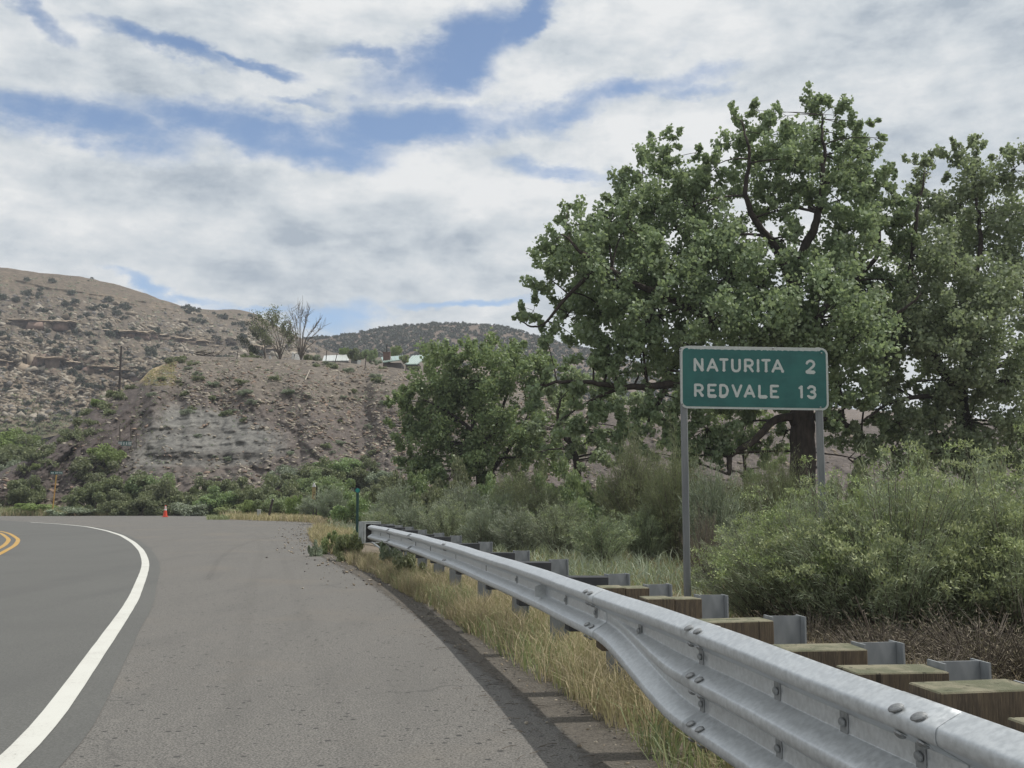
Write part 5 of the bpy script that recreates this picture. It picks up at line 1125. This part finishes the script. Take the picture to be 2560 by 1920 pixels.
# ---- middle-distance thicket; each entry: px, py of the top, D, width px, proto set, kind, label
def put(px, top, D, wpx, protos, k, name, lab, cat='shrub', group=None, ph=1.0, pr=1.0):
    x = (px-1280)/F*D; z = gz(x, D)[0]; ht = P(px, top, D).z-z; rw = wpx/2/F*D
    pr_ = protos[k % len(protos)]; sc = (rw/pr, rw/pr, ht/ph)
    return (leafy if pr_[2] is None and protos is not TM else brush)(name, lab, cat, pr_, (x, D, z), k*2.1, sc, group)
mid = [
 (1500, 1300, 26, 190, RBm, 1.5, .85, 'rabbitbrush', 'pale rabbitbrush in front of the thicket, left of the left sign post'), (1610, 1262, 27, 170, RBm, 1.5, .85, 'rabbitbrush', 'tall pale rabbitbrush nearest to the left of the left sign post'),
 (1400, 1262, 30, 170, RBm, 1.5, .85, 'rabbitbrush', 'rabbitbrush behind the dark guardrail blocks, below the small crooked tree'), (1300, 1275, 31, 160, SG, 1.6, 1, 'sagebrush', 'grey-green sagebrush behind the middle guardrail blocks'),
 (1210, 1270, 32, 150, SG, 1.6, 1, 'sagebrush', 'grey-green sagebrush below the two leaning stems of the mid-sized tree'), (1120, 1262, 33, 150, RBm, 1.5, .85, 'rabbitbrush', 'light green rabbitbrush behind the far dark blocks'),
 (1040, 1262, 34, 140, SG, 1.6, 1, 'sagebrush', 'grey sagebrush just right of the guardrail end'), (960, 1268, 34, 120, RBm, 1.5, .85, 'rabbitbrush', 'light green rabbitbrush directly behind the guardrail end'),
 (1450, 1225, 36, 190, WL_, 1.1, 1, 'willow_bush', 'green willow bush under the small crooked tree'), (1350, 1222, 40, 190, TM, 3, 1.3, 'tamarisk', 'feathery olive shrub in the middle of the thicket'),
 (1250, 1228, 42, 180, RBm, 1.5, .85, 'rabbitbrush', 'pale rabbitbrush in the second row of the thicket'), (1160, 1222, 44, 180, SG, 1.6, 1, 'sagebrush', 'sagebrush in the second row below the mid-sized tree'),
 (1080, 1218, 46, 170, OL, 1, 1, 'olive_bush', 'dark olive bush at the foot of the mid-sized tree'), (990, 1222, 46, 160, SG, 1.6, 1, 'sagebrush', 'sagebrush above the guardrail end, right of the delineator'),
 (900, 1232, 48, 150, WL_, 1.1, 1, 'willow_bush', 'green bush behind the delineator post'), (840, 1222, 56, 130, SG, 1.6, 1, 'sagebrush', 'sagebrush left of the delineator post'), (860, 1190, 70, 170, WL_, 1.1, 1, 'willow_bush', 'bright green willow bush above the delineator post'),
 (1000, 1195, 62, 150, OL, 1, 1, 'olive_bush', 'olive bush between the bright willow and the mid-sized tree'), (1120, 1198, 58, 150, OL, 1, 1, 'olive_bush', 'olive bush in front of the left leaning stem'), (1290, 1185, 52, 150, TM, 3, 1.3, 'tamarisk', 'feathery shrub right of the leaning stems'),
 (1370, 1190, 50, 120, WL_, 1.1, 1, 'willow_bush', 'green bush left of the small crooked tree trunk'), (1520, 1165, 42, 160, WL_, 1.1, 1, 'willow_bush', 'leafy green bush right of the small crooked tree trunk'), (1590, 1110, 30, 210, TM, 3, 1.3, 'tamarisk', 'tall feathery grey-green tamarisk left of the left sign post'),
 (1690, 1130, 27, 190, TM, 3, 1.3, 'tamarisk', 'tall feathery tamarisk directly behind the left sign post'), (1780, 1180, 24, 170, SG, 1.6, 1, 'sagebrush', 'grey shrub between the left sign post and the big rabbitbrush'), (1760, 1290, 19, 130, DD, 1.1, .8, 'dead_brush', 'dark dead brush at ground level right of the left sign post'),
 (1950, 1150, 26, 170, TM, 3, 1.3, 'tamarisk', 'brownish feathery shrub in front of the big tree trunk'), (1860, 1185, 28, 160, TM, 3, 1.3, 'tamarisk', 'dark feathery shrub below the green sign'), (2120, 1170, 28, 200, OL, 1, 1, 'olive_bush', 'dark olive bush right of the right sign post'),
 (2300, 1150, 30, 240, OL, 1, 1, 'olive_bush', 'dark olive bush behind the big rabbitbrush under the right cottonwood'), (2480, 1150, 30, 240, OL, 1, 1, 'olive_bush', 'dark olive bush behind the rabbitbrush at the right edge'),
 (790, 1240, 72, 110, SG, 1.6, 1, 'sagebrush', 'grey-green sagebrush right of the yellow object marker'), (745, 1232, 74, 60, LM, 1, 1, 'golden_bush', 'small yellow-blooming bush left of the yellow object marker'), (690, 1228, 76, 110, WL_, 1.1, 1, 'willow_bush', 'light green bush behind the dark leaning post'),
 (1060, 1165, 60, 140, WL_, 1.1, 1, 'willow_bush', 'green bush under the left side of the mid-sized tree'), (1150, 1162, 60, 130, OL, 1, 1, 'olive_bush', 'dark bush hiding the foot of the left leaning stem'), (1240, 1160, 59, 140, WL_, 1.1, 1, 'willow_bush', 'green bush hiding the foot of the right leaning stem'), (1335, 1160, 57, 130, OL, 1, 1, 'olive_bush', 'dark bush between the leaning stems and the small crooked tree'), (1430, 1150, 50, 130, WL_, 1.1, 1, 'willow_bush', 'green bush at the foot of the small crooked tree'), (1680, 1150, 44, 170, OL, 1, 1, 'olive_bush', 'dark bush behind the tamarisks, below the left end of the sign'),
 (640, 1245, 76, 70, LM, 1, 1, 'green_bush', 'light green bush behind the pale utility marker')]
for k, (px, top, D, w, pr, ph, rr, nm, lab) in enumerate(mid): put(px, top, D, w, pr, k, nm, lab, group='shrubs of the thicket behind the guardrail', ph=ph, pr=rr)
LMg = bush_proto(175, 2600, M_gold, .11, 1.0, 18)
# ---- bushes at the foot of the cut bank and on it
foot = [(20, 1215, 96, OL), (70, 1192, 94, OL), (110, 1255, 88, LM), (55, 1140, 106, GY), (190, 1262, 87, GY), (240, 1215, 90, OL), (275, 1192, 92, OL), (330, 1180, 92, OL), (300, 1230, 88, OL), (385, 1178, 93, WL_), (420, 1200, 90, OL), (365, 1235, 88, OL),
        (470, 1225, 90, OL), (520, 1195, 92, OL), (555, 1225, 88, WL_), (600, 1190, 92, OL), (640, 1215, 88, OL), (690, 1195, 90, OL), (728, 1215, 88, OL), (500, 1245, 87, GY), (235, 1140, 100, OL), (262, 1105, 105, LM), (770, 1160, 98, OL), (815, 1150, 98, OL),
        (855, 1140, 100, WL_), (900, 1150, 98, OL), (940, 1165, 96, GY), (970, 1190, 94, OL), (720, 1150, 102, GY), (790, 1185, 92, WL_), (0, 1075, 135, LM), (40, 1065, 138, LM), (75, 1095, 128, OL), (-40, 1090, 130, LM), (590, 1250, 87, LM), (15, 1120, 118, OL), (-30, 1160, 108, OL)]
FOOTL = ['at the far left, level with the street name sign', 'rising behind the yellow pole of the street name sign', 'low beside the base of the yellow pole', 'above the street name sign on the left slope', 'low and right of the yellow pole', 'second right of the yellow pole, taller',
 'climbing the slope below the low green sign', 'directly below the low green sign', 'in front of the two bushes below the low green sign', 'just left of the traffic cone, upper row', 'just right of the traffic cone, upper row', 'directly behind the traffic cone at the verge',
 'right of the traffic cone in the lower row', 'below the right end of the dark rock band', 'in the lower row left of the pale utility marker', 'in the upper row above the pale utility marker', 'behind the pale utility marker', 'above the dark leaning post', 'between the dark leaning post and the yellow marker', 'low at the verge below the dark rock band',
 'on the slope left of the low green sign', 'with yellow tips touching the low green sign', 'on the slope above the yellow object marker', 'on the slope right above the yellow object marker', 'on the slope left of the mid-sized tree', 'touching the left side of the mid-sized tree crown, low down', 'under the left lobe of the mid-sized tree crown', 'at the left foot of the mid-sized tree',
 'small on the bare slope left above the yellow object marker', 'in front of the slope bushes above the yellow object marker', 'in the valley at the left picture edge', 'in the valley right of the edge bush', 'at the right end of the valley bushes', 'in the valley, a mere sliver at the very left picture edge', 'low left of the pale utility marker at the verge', 'below the valley bushes at the far left', 'at the left picture edge below the valley bushes']
for k, (px, top, D, pr) in enumerate(foot):
    wpx = [150, 125, 165, 110, 150][k % 5]; x = (px-1280)/F*D
    bot = {True: 1288, False: top+66}[top > 1170]; zt = P(px, top, D).z
    if top > 1170 and px > 0 and D < 95: z = gz(x, D)[0] if D < 92 else cut.pt([px], [1262])[0][2]; y = D
    else: w_ = cut.pt([px], [min(bot, 1280)])[0]; y = D if px < 90 else w_[1]; z = P(px, bot, y).z; zt = P(px, top, y).z
    x = (px-1280)/F*y; rw = wpx/2/F*y; p_ = pr[k % len(pr)]
    col = 'grey-green' if pr is GY else 'yellow-green' if pr is LM else 'fresh green' if pr is WL_ else 'dark olive'
    leafy('bank_bush', col+' bush '+FOOTL[k], 'shrub', p_, (x, y, z), k*1.3, (rw, rw, max(.8, zt-z)/1.0), 'bushes along the foot of the cut bank')
# olive bushes following the left flank silhouette, and tufts on the bank face
fl = [(165, 1062), (195, 1040), (215, 1010), (150, 1085), (180, 1075), (245, 985), (225, 1040), (262, 1000), (285, 962), (275, 1015), (240, 1060), (130, 1105), (305, 975), (322, 950), (210, 1065), (428, 885), (452, 884), (110, 1120), (80, 1128), (120, 1140), (95, 1150), (60, 1160)]
for k, (px, top) in enumerate(fl):
    w_ = cut.pt([px], [top+22])[0]; s_ = (.75+.5*((k*37) % 10)/10)
    leafy('flank_bush', 'olive bush on the left flank of the cut bank, below the rocky hill', 'shrub', [SM[k % 3], SM[(k+1) % 3], (None, LM[0][1], None)][k % 3 if k % 5 == 0 else 0], tuple(w_-np.array([0, 0, .2])), k*1.7, (s_, s_, s_*1.05), 'bushes on the left flank of the cut bank')
tf = hill_scatter(cut, 46, rg, 350, 1050, 900, 1200, lambda px, py: .2+.8*(1-cb_gray(px, py)))
tf = np.concatenate([tf, [(495, 950), (530, 965), (600, 960), (615, 985), (690, 950), (940, 945), (945, 955), (870, 930), (830, 920), (470, 1035), (565, 1040), (630, 1010), (1035, 925), (720, 985)]])
W = cut.pt(tf[:, 0], tf[:, 1])
for k in range(len(tf)):
    s_ = .35+.6*rg.random() if k < 46 else .95; leafy('bank_tuft', 'small grey-olive tuft growing on the stony face of the cut bank', 'shrub', (None, [SM[0][1], GY[0][1], SM[2][1], GY[1][1]][k % 4], None), tuple(W[k]-np.array([0, 0, .1])), k, (s_, s_, s_*.8), 'small tufts on the cut bank')
# shrubs and small trees round the houses and on the crest
for px, top, bot, D, w, pr, lab, nm in [(890, 868, 900, 178, 50, OL, 'dark green leafy tree between the two metal roofs', 'garden_tree'), (925, 870, 905, 176, 44, WL_, 'mid-green tree left of the brick chimney', 'garden_tree'), (990, 862, 895, 185, 36, LM, 'lime-green tree right of the brick chimney', 'garden_tree'), (862, 868, 888, 196, 34, LM, 'yellow-green small tree behind the left metal roof', 'garden_tree'),
     (1010, 884, 908, 160, 30, LM, 'light green bush in front of the right metal roof', 'garden_bush'), (940, 895, 912, 150, 36, GY, 'pale grey-green bush below the brick chimney', 'garden_bush'), (1070, 850, 900, 190, 50, OL, 'dark tree right of the right metal roof', 'garden_tree'), (620, 880, 903, 134, 44, OL, 'rounded green bush on the crest left of the bare trees', 'crest_bush'), (580, 887, 900, 132, 30, GY, 'grey bush on the crest near the tall fence post', 'crest_bush'),
     (645, 888, 902, 133, 30, OL, 'olive bush at the foot of the tangled half-bare tree', 'crest_bush'), (790, 882, 903, 134, 36, GY, 'grey twiggy bush right of the leafless tree', 'crest_bush'), (770, 885, 903, 133, 26, OL, 'small olive bush at the foot of the leafless tree', 'crest_bush'), (820, 900, 918, 129, 44, GY, 'dark scrub at the edge of the crest below the left metal roof', 'crest_bush')]:
    q = P(px, bot, D); t = P(px, top, D); rw = w/2/F*D
    leafy(nm, lab, 'tree' if 'tree' in nm else 'shrub', pr[0], (q.x, q.y, q.z), px*.1, (rw, rw, t.z-q.z))
# ---- junipers on the hills
def junipers(h, pts, size, labelf, name='juniper'):
    W = h.pt(pts[:, 0], pts[:, 1])
    for k in range(len(pts)):
        s_ = size(k, pts[k])*W[k][1]/F; lab, grp = labelf(pts[k])
        o = obj(name, JN[k % 4][1], None, tuple(W[k]+np.array([0, 0, -.02*s_])), (0, 0, k*1.9), (s_, s_, s_*rg.uniform(.8, 1.1)), lab, 'juniper bush', grp)
def thin(pts, dmin):
    keep = []
    for p in pts:
        if all((p[0]-q[0])**2+(1.6*(p[1]-q[1]))**2 > dmin**2 for q in keep): keep.append(p)
    return np.array(keep)
jp = thin(hill_scatter(rock, 2200, rg, -80, 760, 700, 1060, lambda px, py: (.25+.9*sstep(.42, .6, fbm(px*.02, py*.03, 3, 91)))*(1-.93*hl_smooth(px, py))), 17)[:170]
fixed = [(230, 694, 5, 'lone round juniper on the skyline of the left hill'), (221, 700, 3, 'tiny juniper just below the lone skyline juniper'), (598, 786, 5, 'left one of the two round junipers on the second skyline hump'), (626, 789, 8, 'right and larger one of the two junipers on the second skyline hump'),
         (67, 700, 9, 'juniper high on the smooth grass slope near the left edge'), (130, 704, 11, 'larger juniper on the smooth grass slope below the skyline'), (98, 735, 9, 'juniper below the skyline at the far left, beside a ledge'), (180, 735, 13, 'broad juniper on the grass slope above the boulders'), (655, 801, 4, 'small upright juniper where the hump meets the sloping skyline'),
         (8, 745, 13, 'juniper at the left picture edge above the boulders'), (312, 772, 17, 'widest dark juniper clump in the middle of the left hillside'), (295, 785, 12, 'juniper touching the widest clump on its left'), (245, 770, 12, 'juniper left of the widest clump'), (252, 790, 10, 'juniper right below that left neighbour of the widest clump'), (458, 770, 8, 'leftmost juniper of the skyline clump'), (470, 768, 10, 'juniper in the middle of the skyline clump'), (484, 774, 9, 'juniper at the right of the skyline clump'), (498, 772, 6, 'last small juniper of the skyline clump'),
         (500, 790, 8, 'juniper below the right end of the skyline clump'), (535, 783, 6, 'small juniper between the clump and the skyline hump'), (495, 778, 7, 'low juniper tucked under the skyline clump')]
for px, py, r_, lab in fixed: junipers(rock, np.array([(px, py+3)]), lambda k, p: r_, lambda p: (lab, None))
def zl(p):
    if p[1] < 800: return 'dark juniper on the upper rocky slope of the left hill', 'junipers on the upper rocky slope'
    if p[1] < 900: return 'dark juniper among boulders between the ledges of the left hill', 'junipers between the ledges'
    return 'dark juniper among scree below the lower ledge of the left hill', 'junipers below the lower ledge'
junipers(rock, jp, lambda k, p: rg.uniform(9, 16), zl)
fp = thin(hill_scatter(far, 3000, rg, 700, 1760, 800, 1060, lambda px, py: (.35+.8*sstep(.4, .6, fbm(px*.02, py*.05, 3, 93)))*(1-.55*sstep(1120, 1220, px)*(1-sstep(815, 830, py)))*(1-.6*sstep(860, 900, py))), 8)
cr = np.array([(px, np.interp(px, far.px, far.crest)+rg.uniform(2, 5)) for px in np.arange(705, 1560, 9)+rg.uniform(-3, 3, 95)])
junipers(far, cr, lambda k, p: rg.uniform(5, 8.5), lambda p: ('juniper on the skyline of the far wooded hill', 'junipers on the far skyline'))
nf = 300-len(jp)-len(cr)-len(fixed); nf = max(nf, 20)
junipers(far, fp[:nf], lambda k, p: rg.uniform(6, 10), lambda p: ('juniper scattered on the slope of the far wooded hill', 'junipers on the far slope'))
rest = fp[nf:]; W = far.pt(rest[:, 0], rest[:, 1]); n = 60
rr = np.random.default_rng(5); c = np.repeat(W, n, 0); R_ = np.repeat(rr.uniform(6, 10, len(W))*W[:, 1]/F, n)
d = unit(rr.normal(size=c.shape))*(rr.random((len(c), 1))**.4); d[:, 2] = np.abs(d[:, 2])*1.2
v, f = leaf_quads(c+d*R_[:, None], .9*(.6+.8*rr.random(len(c))), rr)
obj('juniper_woodland', mesh_np('juniper_woodland', v, f, [M_dark]), far.ob, kind='stuff')
# low scrub speckling the hills: joined ground cover
def cover(h, n, px0, px1, py0, py1, dens, m, size, nm, per=14):
    pts = hill_scatter(h, n, rg, px0, px1, py0, py1, dens); W = h.pt(pts[:, 0], pts[:, 1]); c = np.repeat(W, per, 0); R_ = np.repeat(size*(.5+rr.random(len(W)))*W[:, 1]/F, per)
    d = rr.normal(size=c.shape)*.5; d[:, 2] = np.abs(d[:, 2])*.8
    v, f = leaf_quads(c+d*R_[:, None], R_*.6, rr); obj(nm, mesh_np(nm, v, f, [m]), h.ob, kind='stuff')
cover(rock, 2200, -100, 760, 690, 1100, lambda px, py: .3+.5*fbm(px*.03, py*.03, 2, 3), M_sage, 3.0, 'hillside_scrub')
cover(rock, 500, -100, 500, 990, 1120, lambda px, py: .2+sstep(1010, 1070, py), M_olive, 6.0, 'valley_scrub')
cover(cut, 1800, 340, 1500, 900, 1280, lambda px, py: (.25+.8*sstep(.5, .65, fbm(px*.02, py*.03, 3, 95)))*(1-.85*cb_gray(px, py)), M_sage, 3.2, 'bank_scrub')
cover(cut, 700, -20, 420, 900, 1280, lambda px, py: .2+sstep(-60, 30, py-np.interp(px, [0, 160, 300, 430], [1170, 1075, 980, 900])*1.0-30) if False else .5+0*px, M_olive, 3.0, 'flank_scrub')
cover(cut, 600, 360, 440, 903, 965, lambda px, py: .6+0*px, M_straw, 2.6, 'crest_straw')

# ------------------------------------------------------------------ grass
def grass(nm, xy, h, m, seed, w=.006, lean=.35, per=1, z=None):
    rng = np.random.default_rng(seed); n = len(xy); z = gz(xy[:, 0], xy[:, 1]) if z is None else z
    b = np.c_[xy, np.maximum(z, -.5)]; hh = h*(.45+.75*rng.random(n)); l = rng.normal(size=(n, 2))*lean; d = unit(rng.normal(size=(n, 3))*np.array([1, 1, 0])); w = np.asarray(w)*(.6+.8*rng.random(n))
    m1 = b+np.c_[l*hh[:, None]*.3, hh*.58]; t = b+np.c_[l*hh[:, None]*1.05, hh*(1-.25*np.linalg.norm(l, axis=1).clip(0, 1.5))]
    wv = d*np.asarray(w).reshape(-1, 1)
    V = np.stack([b-wv*.5, b+wv*.5, m1+wv*.4, m1-wv*.4, t], 1).reshape(-1, 3); i = np.arange(n)[:, None]*5
    obj(nm, mesh_np(nm, V, [i+np.array([[0, 1, 2, 3]]), i+np.array([[3, 2, 4]])], [m]), kind='stuff')
def strip_pts(n, y0, y1, lo, hi, rng, clump=0.0, cs=1.6):
    """points along the rail: offset from the rail line (negative = road side)"""
    out = np.zeros((0, 2))
    while len(out) < n:
        y = y0+(y1-y0)*rng.random(n)**1.15; o_ = rng.uniform(lo, hi, n); x = rail_x(y)+o_
        keep = rng.random(n) < (1-clump)+clump*2.2*sstep(.45, .62, fbm(x*cs+9, y*cs, 3, 3)); p = np.c_[x, y][keep]
        p = p[sdist(p[:, 0], p[:, 1], PAV) > .02]; out = np.concatenate([out, p])
    return out[:n]
rng = np.random.default_rng(55)
grass('dry_grass', strip_pts(20000, 2.2, 22, -.72, .9, rng, .8), .31, M_straw, 1, .0065, .45)
grass('dry_grass', strip_pts(5000, 9, 23, -1.2, .3, rng, .8), .27, M_rust, 2, .009, .4)
grass('green_weeds', strip_pts(7000, 2.2, 22, -.6, .6, rng, .95, 1.1)[:4200], .28, M_greengrass, 3, .008, .55)
grass('dry_grass', strip_pts(9000, 3.0, 14, .8, 3.2, rng, .6), .42, M_rust, 4, .008, .5)
grass('dry_grass', np.c_[rng.uniform(1.6, 6.5, 9000), rng.uniform(5.5, 11, 9000)], .36, M_rust, 15, .007, .55)
grass('dry_grass', strip_pts(12000, 5, 30, 1.8, 9, rng, .6), .40, M_rust, 5, .014, .5)
grass('undergrowth', strip_pts(16000, 16, 46, 2.6, 19, rng, .75, .5), .62, M_sage, 21, .02, .5)
grass('undergrowth', strip_pts(9000, 12, 40, 2.2, 16, rng, .8, .7), .5, M_greengrass, 22, .018, .5)
# sparse strays on the shoulder edge
st_ = strip_pts(1500, 2.5, 22, -.9, -.2, rng, .9, 2.5); grass('grass_strays', st_, .16, M_straw, 6, .006, .8)
# dry verge along the far edge of the asphalt
def px_pts(n, px0, px1, D0, D1): px = rng.uniform(px0, px1, n); D = rng.uniform(D0, D1, n); return np.c_[(px-1280)/F*D, D]
def outside(p, m=.05): return p[sdist(p[:, 0], p[:, 1], PAV) > m]
grass('verge_grass', outside(px_pts(9000, 570, 880, 58, 76)), .50, M_straw, 7, .035, .5)
grass('verge_grass', outside(px_pts(9000, 770, 905, 25, 58)), .36, M_straw, 17, .018, .5)
grass('verge_grass', outside(px_pts(4000, 770, 905, 25, 58)), .34, M_rust, 18, .02, .5)
grass('verge_grass', outside(px_pts(4000, 700, 900, 46, 66)), .50, M_rust, 8, .03, .5)
grass('verge_grass', outside(px_pts(14000, -300, 640, 84, 92)), .65, M_straw, 9, .05, .5)
grass('verge_weeds', outside(px_pts(9000, -300, 640, 84.5, 93)), .8, M_greengrass, 10, .06, .5)
grass('verge_weeds', outside(px_pts(600, 522, 580, 66, 78), -.3), .4, M_greengrass, 11, .03, .6, z=np.zeros(1)+0) if False else None
p_ = px_pts(700, 524, 578, 69, 75); grass('verge_weeds', p_, .38, M_greengrass, 11, .04, .6, z=np.zeros(len(p_))-.02)
# weed clumps at the pavement edge by the guardrail end
for k, (px, py, D, wpx, hpx, pr, lab) in enumerate([(790, 1370, 24.5, 44, 55, GY, 'blue-green weed clump at the corner of the asphalt, left of the guardrail end'), (870, 1400, 22.6, 90, 90, LM, 'yellow-green weed clump below the guardrail end'), (835, 1372, 25.5, 70, 62, LM, 'yellowish weed clump behind the corner of the asphalt'), (1030, 1440, 17.0, 110, 100, GY, 'dark blue-green weed growing through the guardrail beyond the fourth panel'), (975, 1420, 19.5, 80, 80, GY, 'blue-green weed under the far guardrail panel')]):
    q = P(px, py, D); z = gz(q.x, D)[0]; rw = wpx/2/F*D
    leafy('weed_clump', lab, 'weed', bush_proto(300+k, 2600, [M_sage, M_greengrass, M_greengrass, M_olive, M_sage][k], .10, 1.0, 20), (q.x, D, z), k, (rw, rw, hpx/F*D))
# litter of twigs at the foot of the grass
n = 420; y = rng.uniform(3, 18, n); x = rail_x(y)+rng.normal(-.42, .12, n); b = np.c_[x, y, np.zeros(n)+.012]; d = unit(np.c_[rng.normal(size=(n, 2)), np.zeros(n)])*(.03+.09*rng.random((n, 1)))
obj('twig_litter', stems_mesh('twig_litter', b, b+d*.5+np.array([0, 0, .012]), b+d, .0022, .0012, M_twig, 2), kind='stuff')
if HAZE > 0:
    me = MB().box((0, 0, 52.5), (1900, 1900, 117)).mesh('haze', bpy.data.materials.new('haze_air')); m = me.materials[0]; m.use_nodes = True; g = G(m.node_tree)
    vol = g.n('ShaderNodeVolumePrincipled', {'Color': (.85, .9, 1, 1), 'Density': HAZE, 'Anisotropy': .2}); o = g.n('ShaderNodeOutputMaterial'); g.t.links.new(vol.outputs[0], o.inputs['Volume'])
    obj('haze', me, kind='stuff')
